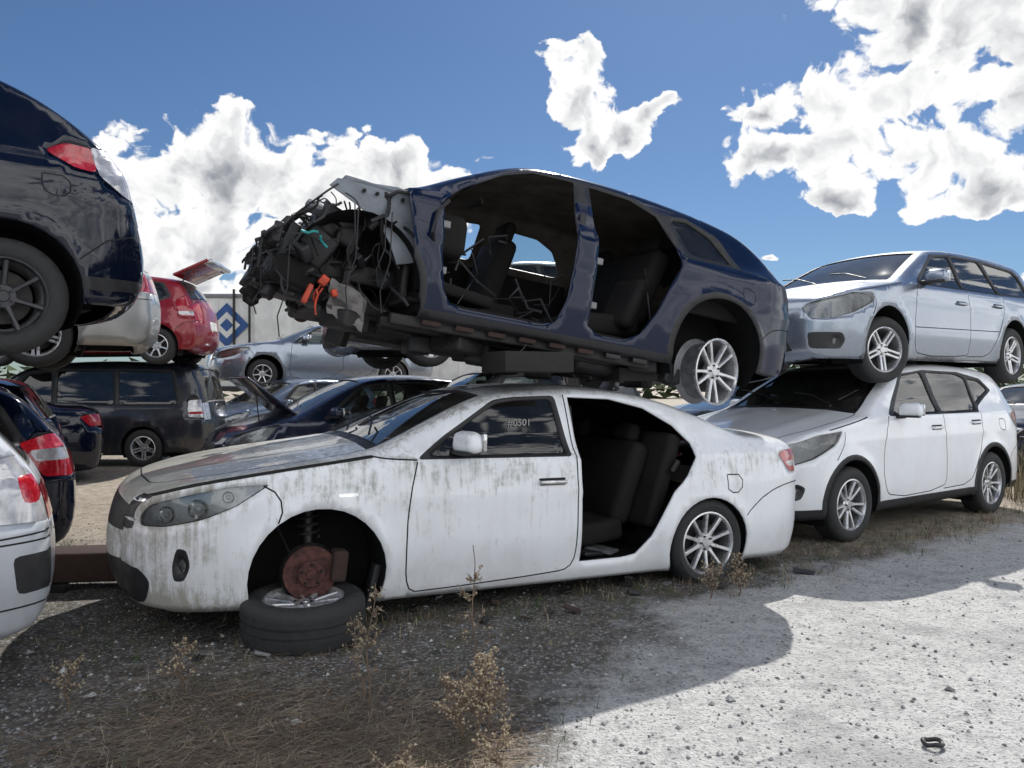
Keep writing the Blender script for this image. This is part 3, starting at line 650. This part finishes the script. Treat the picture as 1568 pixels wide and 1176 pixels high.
b.box((-.17,-.83,.33),(.05,.03,.06),M_ORG,.01,(.2,.5,.1)); b.box((-.25,-.82,.24),(.03,.03,.12),M_ORG,.008,(0,.3,.2)); b.box((-.10,-.82,.27),(.035,.04,.045),M_ORG,.01,(0,-.4,.1))
hose((-.24,-.82,.60),M_TEAL,.008,3,.05); hose((-.22,-.83,.58),M_TEAL,.008,3,.05)
for x,y,L in((-.38,-.78,.55),(-.04,-.87,.62),(-.06,-.86,.35),(-.5,-.6,.3),(.12,-.88,.45),(.16,-.88,.6)):
    z0=ztop(x)-.15; b.tube([(x,y,z0),(x+.02,y-.02,z0-L*.5),(x-.01,y,z0-L*.8),(x+.02,y+.02,z0-L)],.004,M_TRIM,5)
vs=[];fs=[]
for i in range(9):
    for j in range(9): vs.append((-.12+.028*i+rnd.uniform(-.008,.008),-.78+rnd.uniform(-.02,.02),.16+.026*j+rnd.uniform(-.01,.01)-.010*i))
for i in range(8):
    for j in range(8): fs.append([i*9+j,i*9+j+1,(i+1)*9+j+1,(i+1)*9+j])
b.add(vs,fs,simple('foil_shield',(.17,.16,.155),.5,.4))
b.build('exposed_engine_bay',bm_e,30)
b=B()
b.box((1.2,0,.18),(2.0,.3,.16),M_STEEL,.04); b.box((2.0,-.2,.18),(.6,.7,.18),M_TRIM,.06); b.box((2.65,0,.22),(.5,1.1,.14),M_STEEL,.04)
b.tube([(.3,-.35,.16),(.9,-.4,.13),(1.6,-.35,.14),(2.3,-.5,.14),(3.2,-.5,.2)],.035,M_STEEL,10)
for y in(-.78,-.55,.55,.78): b.box((1.2,y,.19),(1.9,.07,.07),M_STEEL,.012)
for x in np.arange(.5,2.2,.22): b.box((x,-.84,.195),(.12,.03,.035),M_RUSTD if int(x*10)%2 else M_TRIM,.006)
for i in range(22): b.box((rnd.uniform(.0,2.6),rnd.uniform(-.7,.5),rnd.uniform(.1,.2)),[rnd.uniform(.08,.25) for _ in range(3)],rnd.choice([M_STEEL,M_TRIM]),.02,(0,rnd.uniform(-.2,.2),rnd.uniform(-1,1)))
for i in range(16):
    x=rnd.uniform(.6,2.1); p=[Vector((x,rnd.uniform(-.82,-.4),rnd.uniform(.35,.85)))]
    for k in range(4): p.append(p[-1]+Vector((rnd.uniform(-.18,.18),rnd.uniform(-.1,.1),rnd.uniform(-.16,.04))))
    b.tube(p,rnd.choice([.004,.006,.009]),M_TRIM,5)
b.box((1.50,-.87,.62),(.07,.03,.12),M_STEEL,.01); b.box((1.48,-.80,1.05),(.05,.04,.12),M_TRIM,.01); b.box((1.47,-.86,.40),(.05,.03,.05),M_GREY,.008)
for x,z in((.50,.52),(.49,.80),(1.58,.50),(1.59,.80)): b.box((x+.01,-.885,z),(.05,.03,.045),M_GREY,.006)
b.box((2.05,-.55,.62),(.12,.3,.4),M_INT,.05,(0,.4,.2)); b.box((.72,-.5,.46),(.5,.35,.08),M_INT,.03,(.1,.1,.1))
b.tube([(.44,-.88,.66),(.40,-.95,.72),(.42,-.93,.86),(.50,-.88,.95)],.012,M_TRIM,6)
b.box((.95,.82,.64),(.95,.05,.62),M_INT,.02); b.box((1.9,.82,.64),(.78,.05,.62),M_INT,.02); b.box((1.3,0,.325),(1.9,1.6,.03),M_INT,.01)
b.box((2.75,.76,.62),(.9,.05,.7),M_INT,.02); b.box((2.75,-.74,.80),(.7,.05,.36),M_INT,.02)
b.build('floor_loom_and_fittings',bm_e,30)

make_car('white_suv',suv,P_WHITE2,(2.99,6.82,0),34.8,0,o=dict(lod=.06,wheels=dict(R=.335,r=.225,n=5,style='vee'),glass=M_GL))
make_car('silver_station_wagon',wagon,P_SILV,(3.53,7.30,1.44),35.2,0,o=dict(lod=.06,wheels=dict(R=.315,r=.212,n=5,style='dbl'),steer=-14,droop=.03,glass=M_GL))
nout=[(-.70,.24),(-.82,.28),(-.87,.44),(-.885,.6),(-.85,.76),(-.77,.875),(-.62,.95),(-.3,1.02),(.1,1.08),(.36,1.13),(.72,1.34),(1.08,1.55),(1.3,1.62),(1.7,1.665),(2.2,1.65),(2.55,1.60),(2.80,1.51),(3.02,1.37),(3.20,1.22),(3.29,1.08),(3.33,.88),(3.41,.62),(3.39,.44),(3.32,.32),(3.22,.30)]
nv,_=make_car('navy_hatchback',dict(suv,clad=None,sill=.22,out=nout,rtop=(2.68,1.56),rbot=(3.22,1.20),wtop=(1.1,1.56),handles=[(1.48,.97)],side=[('trim',[(.66,1.10),(1.12,1.50),(1.6,1.58),(2.2,1.57),(2.50,1.50),(2.62,1.34),(2.45,1.14)]),
  ('glass',[(.78,1.125),(1.15,1.48),(1.54,1.55),(1.60,1.125)]),('glass',[(1.68,1.125),(1.63,1.55),(2.1,1.54),(2.3,1.50),(2.34,1.13)])]+[r for r in suv['side'] if r[0] in('head','line')]+[('tail',[(2.84,1.17),(2.95,1.235),(3.10,1.225),(3.10,1.07),(2.98,1.08)]),('tailw',[(3.08,1.24),(3.6,1.18),(3.6,.92),(3.27,.95),(3.11,1.06)]),('trim',[(2.96,.46),(3.6,.46),(3.6,.40),(2.97,.38)])]),P_BLK,(-2.76,4.2,1.56),40,0,rear=True,o=dict(lod=.055,wheels=dict(R=.32,r=.21,n=7,mat=M_RIMD)))
b=B(); b.box((2.52,0,1.665),(.28,1.15,.03),M_TRIM,.012,(0,RAD(4),0)); b.box((2.45,-.35,1.63),(.08,.05,.06),M_TRIM,.01); b.box((2.45,.35,1.63),(.08,.05,.06),M_TRIM,.01); b.build('roof_spoiler',nv)
make_car('champagne_station_wagon',wagon,P_SILV2,(-4.5,7.3,1.56),27,0,rear=True,o=dict(lod=.09,wheels=dict(R=.315,r=.215,n=5,style='dbl')))
make_car('black_hatchback',hatch,P_BLK,(-5.3,7.7,.0),27,0,rear=True,o=dict(lod=.1,wheels=dict(R=.31,r=.2)))
make_car('black_station_wagon',dict(wagon,side=[r for r in wagon['side'] if r[0]!='tail']+[('tail',[(3.30,.98),(3.5,1.04),(3.8,1.02),(3.8,.72),(3.45,.74)]),('tailw',[(3.36,.93),(3.8,.95),(3.8,.85),(3.4,.85)])]),P_BLK,(-3.92,5.0,0),42,0,rear=True,o=dict(lod=.07,wheels=dict(R=.31,r=.2)))
make_car('pearl_station_wagon',dict(wagon,side=[r for r in wagon['side'] if r[0]!='tail']+[('tailw',[(3.22,.98),(3.5,1.06),(3.8,1.04),(3.8,.74),(3.40,.76)]),('tail',[(3.52,.97),(3.66,.97),(3.62,.84),(3.55,.84)]),('trim',[(3.50,.60),(3.8,.60),(3.8,.42),(3.52,.42)]),('line',[(3.3,.66),(3.8,.66)]),('line',[(3.3,.36),(3.8,.36)])]),P_PEARL,(-2.90,2.99,0),42,0,rear=True,o=dict(lod=.055,wheels=dict(R=.31,r=.2)))
red,_=make_car('red_hatchback',hatch,P_RED,(-5.75,12.5,1.72),6,-1,rear=True,o=dict(lod=.09,wheels=dict(R=.30,r=.19,n=7)))
b=B(); b.box((2.95,0,1.60),(.62,1.25,.05),P_RED,.02,(0,RAD(-24),0)); b.box((3.22,0,1.70),(.16,1.2,.07),M_TCLR,.02,(0,RAD(-10),0)); b.tube([(2.7,-.6,1.2),(2.95,-.6,1.56)],.012,M_STEEL); b.build('raised_tailgate',red)
make_car('charcoal_minivan',van,P_CHAR,(-6.2,13.0,0),4,0,rear=True,o=dict(lod=.09,wheels=dict(R=.32,r=.2,n=5,style='dbl')))
make_car('silver_sedan',sedan,P_SILV,(-5.16,16.0,1.30),24,0,o=dict(lod=.1,wheels=dict(R=.31,r=.19,n=7)))
make_car('grey_blue_hatchback',hatch,P_GBLUE,(-4.75,14.4,0),48,0,o=dict(lod=.1,wheels=dict(R=.30,r=.19)))
dk,_=make_car('dark_blue_hatchback',hatch,P_DBLUE,(-2.75,9.6,0),30,0,o=dict(lod=.09,wheels=dict(R=.31,r=.19)))
b=B(); b.box((-.15,0,1.22),(.85,1.3,.035),P_DBLUE,.015,(0,RAD(38),0)); b.tube([(-.3,-.5,.85),(-.35,-.5,1.32)],.008,M_STEEL); b.build('raised_bonnet',dk)
make_car('grey_suv',suv,P_GREY,(-1.0,9.3,0),28,0,o=dict(lod=.1,wheels=dict(R=.33,r=.2)))
make_car('silver_wagon',wagon,P_SILV,(-.95,9.1,1.60),30,0,o=dict(lod=.09,wheels=dict(R=.31,r=.2,n=5),glass=M_GL))
make_car('grey_station_wagon',wagon,P_GREY,(3.9,11.2,1.58),30,0,o=dict(lod=.1,wheels=dict(R=.31,r=.2)))
make_car('grey_suv',suv,P_GREY,(3.6,11.0,0),30,0,o=dict(lod=.1,wheels=dict(R=.33,r=.21)))
make_car('dark_blue_sedan',sedan,P_DBLUE,(8.2,11.2,0),34,0,o=dict(lod=.1,wheels=dict(R=.31,r=.2)))
make_car('black_sedan',sedan,P_BLK,(-8.9,8.9,0),35,0,o=dict(lod=.1,wheels=dict(R=.31,r=.2)))

e=empty('loose_wheel',(-1.15,4.27,.125),(RAD(-88),0,RAD(20)))
b=B(); wheel(b,Matrix.Identity(4),.335,.225,.215,10,'single',M_RIM,True); b.build('tyre_and_rim',e)
def blk(name,loc,size,rz,mat,bev=.008):
    b=B(); b.box((0,0,0),size,mat,bev); o_=b.build(name); o_.location=loc; o_.rotation_euler=(0,0,RAD(rz)); return o_
M_WOOD=simple('old_dark_timber',(.024,.021,.019),.85,scale=8,bump=.5)
blk('timber_block',(.10,5.02,1.54),(.50,.34,.13),28,M_WOOD)
blk('timber_block',(.95,5.75,1.47),(.5,.3,.10),20,M_WOOD)
blk('timber_block',(3.9,8.1,1.70),(.5,.3,.12),30,M_WOOD)
blk('rusty_steel_beam',(-2.95,5.35,.16),(1.25,.30,.20),8,M_RUSTD,.02)

# ------------------------------------------------------------ trailer
e=empty('white_semi_trailer',(0,0,0))
b=B(); M_TW=simple('trailer_white',(.62,.62,.60),.6,scale=2,var=.12); M_BL=simple('logo_blue',(.02,.07,.22),.5)
x0,x1,yb=-11.3,2.4,25
b.box(((x0+x1)/2,yb+1.25,2.75),(x1-x0,2.5,3.0),M_TW,.04)
for x in np.arange(x0+.6,x1,.6): b.box((x,yb-.012,2.75),(.05,.03,2.9),M_TW,.006)
b.box(((x0+x1)/2,yb-.02,4.25),(x1-x0+.05,.08,.12),M_GREY,.01); b.box(((x0+x1)/2,yb-.02,1.25),(x1-x0,.1,.16),M_STEEL,.01)
for px,s in((-9.2,.72),):
    b.add([(px-s,yb-.045,3.3),(px,yb-.045,3.3-s),(px+s,yb-.045,3.3),(px,yb-.045,3.3+s)],[[0,1,2,3]],M_BL)
    s*=.6; b.add([(px-s,yb-.05,3.3),(px,yb-.05,3.3-s),(px+s,yb-.05,3.3),(px,yb-.05,3.3+s)],[[0,1,2,3]],M_TW)
    s*=.5; b.add([(px-s,yb-.055,3.3),(px,yb-.055,3.3-s),(px+s,yb-.055,3.3),(px,yb-.055,3.3+s)],[[0,1,2,3]],M_BL)
for x in(-.5,.8): wheel(b,Matrix.Translation((x,yb+.3,.5)),.5,.28,.3,6,seg=24)
for x in(-8.95,-8.45): b.box((x,yb-.1,3.3),(.06,.06,2.3),M_STEEL)
b.box((-8,yb+.5,.6),(.2,.2,1.2),M_STEEL)
b.build('box_body_and_running_gear',e)

# ------------------------------------------------------------ ground
def gh(x,y):
    return .018*mnoise.noise(Vector((x*.9,y*.9,0)))+.008*mnoise.noise(Vector((x*4,y*4,3)))
def axis(a,b0,st,far):
    c=list(np.arange(a,b0,st)); l=[];d=st;x=a
    while x>-far: d*=1.35; x-=d; l.append(x)
    r=[];d=st;x=c[-1]
    while x<far: d*=1.35; x+=d; r.append(x)
    return np.array(l[::-1]+c+r)
xs=axis(-5.5,7,.06,500); ys=axis(1.2,10,.06,500)
V=[(x,y,gh(x,y) if abs(x)<40 and abs(y)<40 else 0) for y in ys for x in xs]; nx=len(xs)
Fc=[(j*nx+i,j*nx+i+1,(j+1)*nx+i+1,(j+1)*nx+i) for j in range(len(ys)-1) for i in range(nx-1)]
me=bpy.data.meshes.new('ground'); me.from_pydata(V,[],Fc); me.shade_smooth()
gr=bpy.data.objects.new('ground',me); scene.collection.objects.link(gr)
m,t,out=newmat('yard_ground')
tc=t.n('ShaderNodeTexCoord').outputs['Object']; sx=t.n('ShaderNodeSeparateXYZ',{0:tc}); X,Yy=sx.outputs[0],sx.outputs[1]
a1=t.m('SUBTRACT',t.m('MULTIPLY',t.m('ADD',X,.2),.915),t.m('MULTIPLY',t.m('SUBTRACT',Yy,2.5),.403))
a2=t.m('SUBTRACT',t.m('MULTIPLY',t.m('SUBTRACT',X,.9),.559),t.m('MULTIPLY',t.m('SUBTRACT',Yy,5.0),.829))
nb=t.noise(tc,1.8,6,.65)
msk=t.mr(t.m('ADD',t.m('MINIMUM',a1,a2),t.m('MULTIPLY',t.m('SUBTRACT',nb,.5),1.6)),-.12,.30)
fine=t.noise(tc,48,3,.75); mid=t.noise(tc,9,6,.75); big=t.noise(tc,1.1,4,.6)
vo=t.n('ShaderNodeTexVoronoi',{'Vector':tc,'Scale':75.0,'Randomness':1.0})
vc=t.n('ShaderNodeSeparateColor',{0:vo.outputs['Color']}).outputs[0]
asph=t.mix(t.mr(mid,.35,.65),(.28,.28,.28),(.50,.50,.49))
asph=t.mix(t.m('MULTIPLY',t.mr(vc,.0,1.0,0,1,False),.4),asph,(.62,.62,.60))
asph=t.mix(t.mr(fine,.51,.66,0,.75),asph,(.10,.10,.10))
asph=t.mix(t.mr(mid,.55,.66,0,.4),asph,(.15,.15,.15))
asph=t.mix(t.mr(big,.50,.66,0,.45),asph,(.19,.19,.19))
dirt=t.mix(t.mr(mid,.35,.65),(.050,.046,.040),(.14,.125,.105))
dirt=t.mix(t.mr(vc,.74,.9),dirt,(.27,.27,.27)); dirt=t.mix(t.mr(big,.5,.65,0,.55),dirt,(.06,.055,.035))
tan=t.mix(t.mr(mid,.35,.65),(.24,.20,.15),(.42,.37,.30)); dirt=t.mix(t.mr(Yy,5.8,7.5),dirt,tan)
col=t.mix(msk,dirt,asph)
hgt=t.m('ADD',t.m('MULTIPLY',vo.outputs['Distance'],-.5),t.m('ADD',t.m('MULTIPLY',fine,.8),t.m('MULTIPLY',mid,1.3)))
bp=t.n('ShaderNodeBump',{'Strength':t.mr(msk,0,1,.8,.7),'Distance':.02,'Height':hgt})
p=t.n('ShaderNodeBsdfPrincipled',{'Base Color':col,'Roughness':.8,'Normal':bp.outputs[0],'Specular IOR Level':.45})
t.t.links.new(p.outputs[0],out.inputs[0]); me.materials.append(m)

def bare(x,y): return min((x+.2)*.915-(y-2.5)*.403,(x-.9)*.559-(y-5)*.829)
oct_v=[(1,0,0),(-1,0,0),(0,1,0),(0,-1,0),(0,0,1),(0,0,-1)]; oct_f=[(0,2,4),(2,1,4),(1,3,4),(3,0,4),(2,0,5),(1,2,5),(3,1,5),(0,3,5)]
b=B(); st=[simple('stone_a',(.26,.26,.26),.9),simple('stone_b',(.14,.14,.14),.9),simple('stone_c',(.42,.42,.41),.9)]
for i in range(8500):
    y=2.2+5.5*rnd.random()**1.3; x=rnd.uniform(-.75,.75)*y
    if bare(x,y)>.2 and rnd.random()<.35: continue
    s=rnd.choice([.003,.004,.005,.006,.008,.011])*rnd.uniform(.7,1.3); 
    if rnd.random()<.008: s*=2.2
    z=gh(x,y)+s*.25; q=rnd.uniform(0,6.28); cq,sq=math.cos(q),math.sin(q)
    vs=[]
    for v in oct_v:
        vx,vy,vz=[c*s*rnd.uniform(.6,1.3) for c in v]; vs.append((x+vx*cq-vy*sq+rnd.uniform(-.2,.2)*s,y+vx*sq+vy*cq,z+vz*.7))
    b.add(vs,oct_f,rnd.choice(st))
b.build('gravel_stones',smooth=False)
def blade(b,x,y,z,L,ang,lean,w,mat,droop=.5):
    dx,dy=math.cos(ang),math.sin(ang); px_,py_=-dy*w,dx*w
    p=[]; 
    for k,q in enumerate((0,.35,.7,1)):
        r=lean*L*q*(.4+.6*q); hz=L*q*math.sqrt(max(.05,1-lean*lean))*(1-droop*q*q*.5)
        ww=1-q*.85; p.append((x+dx*r-px_*ww,y+dy*r-py_*ww,z+hz)); p.append((x+dx*r+px_*ww,y+dy*r+py_*ww,z+hz))
    b.add(p,[(0,1,3,2),(2,3,5,4),(4,5,7,6)],mat)
G1=simple('grass_green',(.05,.085,.022),.8,scale=3); G2=simple('grass_olive',(.10,.105,.04),.8,scale=3); G3=simple('straw',(.36,.30,.20),.85,scale=4); G4=simple('straw_brown',(.17,.12,.085),.85,scale=4)
b=B()
for i in range(1300):
    y=2.3+4.6*rnd.random(); x=rnd.uniform(-.72,.62)*y
    if bare(x,y)>.10+.25*rnd.random(): continue
    if mnoise.noise(Vector((x*1.3,y*1.3,5)))<-.12: continue
    n=rnd.randint(5,12); mt=rnd.choice([G1,G1,G2,G3,G4]); hh=.13 if rnd.random()<.12 else .08
    for k in range(n): blade(b,x+rnd.gauss(0,.025),y+rnd.gauss(0,.025),gh(x,y)-.003,rnd.uniform(.02,hh),rnd.uniform(0,6.28),rnd.uniform(.2,.9),rnd.uniform(.001,.0024),mt)
for i in range(480):
    q=rnd.random()
    if q<.35: tt=rnd.uniform(-.4,3.9); x=-1.11+.901*tt+rnd.gauss(0,.12)+.05; y=4.3+.433*tt+rnd.gauss(0,.12)-.02
    elif q<.65: tt=rnd.uniform(-.8,3.6); x=2.99+.82*tt+rnd.gauss(0,.15); y=6.82+.57*tt+rnd.gauss(0,.15)-.15
    else: tt=rnd.uniform(0,5.2); x=.9+.829*tt+rnd.gauss(0,.2); y=5.15+.559*tt+rnd.gauss(0,.2)
    n=rnd.randint(6,14); mt=rnd.choice([G1,G2,G4,G4,G3])
    for k in range(n): blade(b,x+rnd.gauss(0,.03),y+rnd.gauss(0,.03),gh(x,y)-.003,rnd.uniform(.03,.12),rnd.uniform(0,6.28),rnd.uniform(.2,.9),rnd.uniform(.0012,.0025),mt)
for i in range(160):
    x=rnd.uniform(5.9,8.6); y=rnd.uniform(8.6,10.2)
    for k in range(14): blade(b,x+rnd.gauss(0,.06),y+rnd.gauss(0,.06),0,rnd.uniform(.3,.95),rnd.uniform(0,6.28),rnd.uniform(.1,.6),rnd.uniform(.003,.005),rnd.choice([G2,G3,G3]))
b.build('weeds_and_grass')
b=B()
for i in range(11000):
    c=rnd.choice([(-.75,2.75,.5,.28),(-.25,2.6,.33,.22),(-1.35,3.3,.4,.3),(-.5,3.2,.35,.3),(-.9,2.6,.5,.2),(-1.0,2.9,.4,.2)])
    x=rnd.gauss(c[0],c[2]); y=rnd.gauss(c[1],c[3]); 
    if x>.05: continue
    L=rnd.uniform(.05,.17); a=rnd.gauss(.3,.8); z=gh(x,y)+rnd.uniform(.002,.024); dz=rnd.uniform(-.006,.016)
    dx,dy=math.cos(a)*L,math.sin(a)*L; w=.0013
    b.add([(x,y,z),(x+w*2*math.sin(a),y-w*2*math.cos(a),z),(x+dx+w*math.sin(a),y+dy-w*math.cos(a),z+dz),(x+dx,y+dy,z+dz)],[(0,1,2,3)],rnd.choice([G3,G4,G4,G4]))
b.build('dry_straw_litter')
def stalk(x,y,H,lean=.1,bush=.5):
    b=B(); z=gh(x,y); main=[(x+lean*H*q*q+.01*math.sin(q*9),y+.01*math.cos(q*7),z+H*q) for q in np.linspace(0,1,9)]
    b.tube(main,[.005*(1-.6*q) for q in np.linspace(0,1,9)],G4,5)
    for k in range(int(26*bush)+8):
        i=rnd.uniform(.25,1)*8; p=Vector(main[int(i)]); a=rnd.uniform(0,6.28); L=rnd.uniform(.03,.11)*(1.3-i/10)
        q=p+Vector((math.cos(a)*L,math.sin(a)*L,L*rnd.uniform(.3,1.2))); b.tube([p,(p+q)/2+Vector((0,0,-.004)),q],[.0020,.0016,.0012],G4,4)
        for w in range(6):
            cc=p.lerp(q,rnd.uniform(.5,1))+Vector([rnd.gauss(0,.006) for _ in range(3)]); s=rnd.uniform(.003,.009)
            b.add([tuple(cc+Vector(v)*s*rnd.uniform(.5,1.2)) for v in oct_v],oct_f,rnd.choice([G3,G3,G4]))
    return b.build('dry_weed_stalk')
stalk(-.62,3.32,.55,.05,.7); stalk(-.66,3.40,.38,-.15,.5); stalk(-.17,3.55,.66,-.02,.6); stalk(-.14,3.05,.34,.12,1.8); stalk(-.20,3.0,.24,-.2,1.5); stalk(-.10,3.1,.30,-.1,1.7); stalk(1.30,5.05,.22,.1,1.6); stalk(1.5,5.1,.26,-.1,1.6); stalk(-.05,2.75,.20,.1,.8); stalk(-1.5,3.5,.22,.1,.8); stalk(-.4,2.6,.14,.2,.8); stalk(-1.9,3.3,.2,.1,.8)
b=B(); b.tube([(1.62+.035*math.cos(a),2.98+.03*math.sin(a),.02+.004*math.sin(3*a)) for a in np.linspace(0,6.28,16)],.009,M_TRIM,6,cap=False); b.build('rubber_ring')
b=B()
for i in range(60):
    tt=rnd.uniform(-.6,3.8); d=rnd.uniform(-.35,1.2); x=-1.11+.901*tt-.433*d; y=4.3+.433*tt+.901*d
    b.box((x,y,.02),(rnd.uniform(.03,.16),rnd.uniform(.02,.09),rnd.uniform(.006,.03)),rnd.choice([M_TRIM,M_STEEL,M_TRIM,M_RUSTD,M_TRIM,M_GREY]),.003,(rnd.uniform(-.3,.3),rnd.uniform(-.3,.3),rnd.uniform(0,3)))
for i in range(26):
    x=rnd.uniform(-4.2,-1.6); y=rnd.uniform(4.9,7.2)
    b.box((x,y,.03),(rnd.uniform(.04,.25),rnd.uniform(.03,.12),rnd.uniform(.01,.06)),rnd.choice([M_TRIM,M_STEEL,M_RUSTD,M_GREY,M_WOOD]),.004,(rnd.uniform(-.3,.3),rnd.uniform(-.3,.3),rnd.uniform(0,3)))
b.build('scrap_fragments')
b=B(); TG=simple('far_foliage',(.05,.07,.03),.9,scale=1)
for i in range(2600):
    x=rnd.uniform(-90,90); h=3.2+1.5*mnoise.noise(Vector((x*.12,0,0))); z=rnd.uniform(0,h); y=75+rnd.uniform(-2,2); s=rnd.uniform(.4,1.0)
    b.add([(x+rnd.gauss(0,s),y+rnd.gauss(0,s),max(0,z+rnd.gauss(0,s*.6))) for _ in range(3)],[(0,1,2)],TG)
b.build('distant_trees',smooth=False)

# ------------------------------------------------------------ world
SAZ,SEL=RAD(19),RAD(46)
w=bpy.data.worlds.new('World'); scene.world=w; w.use_nodes=True; w.node_tree.nodes.clear(); t=NT(w.node_tree)
try: w.cycles.sampling_method='MANUAL'; w.cycles.sample_map_resolution=256
except Exception: pass
out=t.n('ShaderNodeOutputWorld')
sky=t.n('ShaderNodeTexSky'); sky.sky_type='NISHITA'; sky.sun_disc=False; sky.sun_elevation=SEL; sky.sun_rotation=SAZ; sky.air_density=1.0; sky.dust_density=.3; sky.ozone_density=3.0
bg=t.n('ShaderNodeBackground',{'Color':t.mix(1.0,sky.outputs[0],(.66,.82,1.0),'MULTIPLY'),'Strength':.075})
g=t.n('ShaderNodeTexCoord').outputs['Generated']; sx=t.n('ShaderNodeSeparateXYZ',{0:g})
az=t.m('ARCTAN2',sx.outputs[0],sx.outputs[1]); hh=t.m('MAXIMUM',t.m('SQRT',t.m('ADD',t.m('MULTIPLY',sx.outputs[0],sx.outputs[0]),t.m('MULTIPLY',sx.outputs[1],sx.outputs[1]))),.05)
el=t.m('DIVIDE',sx.outputs[2],hh)
Pv=t.n('ShaderNodeCombineXYZ',{0:az,1:el,2:0.0}).outputs[0]
wn=t.noise(Pv,9.0,5,.55,1)
Pw=t.vm('ADD',Pv,t.vm('MULTIPLY',t.vm('SUBTRACT',wn,(.5,.5,.5)),(.10,.10,0)))
clouds=[(-.455,.225,.10,.095),(-.37,.245,.11,.09),(-.28,.25,.12,.095),(-.20,.255,.10,.09),(-.125,.245,.10,.07),(-.40,.18,.20,.06),(-.22,.20,.16,.06),(-.06,.255,.06,.035),(-.36,.12,.12,.035),(-.47,.14,.08,.05),
 (.080,.405,.052,.046),(.095,.365,.055,.045),(.145,.335,.055,.036),(.100,.31,.042,.038),(.185,.345,.035,.022),
 (.55,.42,.19,.11),(.62,.33,.15,.12),(.42,.335,.16,.055),(.34,.275,.12,.048),(.48,.275,.17,.065),(.55,.22,.09,.030),(.31,.33,.06,.025),(.40,.215,.06,.020),(.31,.15,.016,.008),(.60,.11,.03,.02)]
Fv=None
for a,e_,ra_,re_ in clouds:
    d=t.vm('LENGTH',t.vm('DIVIDE',t.vm('SUBTRACT',Pw,(a,e_,0)),(ra_*1.05,re_*1.05,1)))
    k=t.m('SUBTRACT',1.0,d); Fv=k if Fv is None else t.m('SMOOTH_MAX',Fv,k,.35)
fill_clouds=t.m('ADD',t.m('MULTIPLY',t.noise(g,1.6,2,.5),4.0),-1.7)  # unseen clouds beside and behind the camera, added to fill shaded car sides
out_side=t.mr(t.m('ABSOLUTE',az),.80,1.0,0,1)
Fv=t.m('MAXIMUM',Fv,t.m('SUBTRACT',t.m('MULTIPLY',t.m('ADD',fill_clouds,1.0),out_side),1.0))
F2=t.m('ADD',t.m('MINIMUM',Fv,.30),t.m('MULTIPLY',t.m('MAXIMUM',t.m('SUBTRACT',Fv,.30),0.0),.38))
def dens(vec,det):
    n1=t.noise(vec,12,det,.57)
    v=t.n('ShaderNodeTexVoronoi',{'Vector':vec,'Scale':26.0,'Detail':2.0,'Roughness':.55})
    return t.m('ADD',n1,t.m('MULTIPLY',v.outputs['Distance'],-.26))
d0=dens(Pw,7); d1=dens(t.vm('ADD',Pw,(.006,.014,0)),5)
shape=t.m('ADD',F2,t.m('MULTIPLY',t.m('SUBTRACT',d0,.33),1.35))
mask=t.mr(shape,.08,.19)
core=t.mr(shape,.16,.72)
# shading painted into the cloud colour: sunward crowns lighter, dense cores greyer
rel=t.m('MULTIPLY',t.m('SUBTRACT',d0,d1),1.15)
br=t.m('ADD',t.m('SUBTRACT',1.08,t.m('MULTIPLY',core,.72)),rel)
br=t.m('MINIMUM',t.m('MAXIMUM',br,.32),1.12)
ccol=t.mix(t.mr(br,.32,1.0,0,1,False),(.27,.295,.335),(1.02,1.02,1.02))
cbg=t.n('ShaderNodeBackground',{'Color':ccol,'Strength':t.m('ADD',1.0,t.m('MULTIPLY',out_side,1.0))})  # out-of-view clouds are brightened as added fill light
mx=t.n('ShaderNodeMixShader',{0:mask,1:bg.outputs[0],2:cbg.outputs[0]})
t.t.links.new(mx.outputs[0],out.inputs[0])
sd=Vector((math.sin(SAZ)*math.cos(SEL),math.cos(SAZ)*math.cos(SEL),math.sin(SEL)))
L=bpy.data.lights.new('sun','SUN'); L.energy=5.0; L.angle=RAD(.5); L.color=(1,.96,.90)
lo=bpy.data.objects.new('sun',L); scene.collection.objects.link(lo); lo.rotation_euler=(-sd).to_track_quat('-Z','Y').to_euler(); lo.location=(0,0,30)
c=bpy.data.cameras.new('camera'); c.lens=27.2; c.sensor_width=36; c.clip_end=2000; c.clip_start=.05
co=bpy.data.objects.new('camera',c); scene.collection.objects.link(co); co.location=(0,0,1.4); co.rotation_euler=(RAD(90),0,0); scene.camera=co
print('DONE')
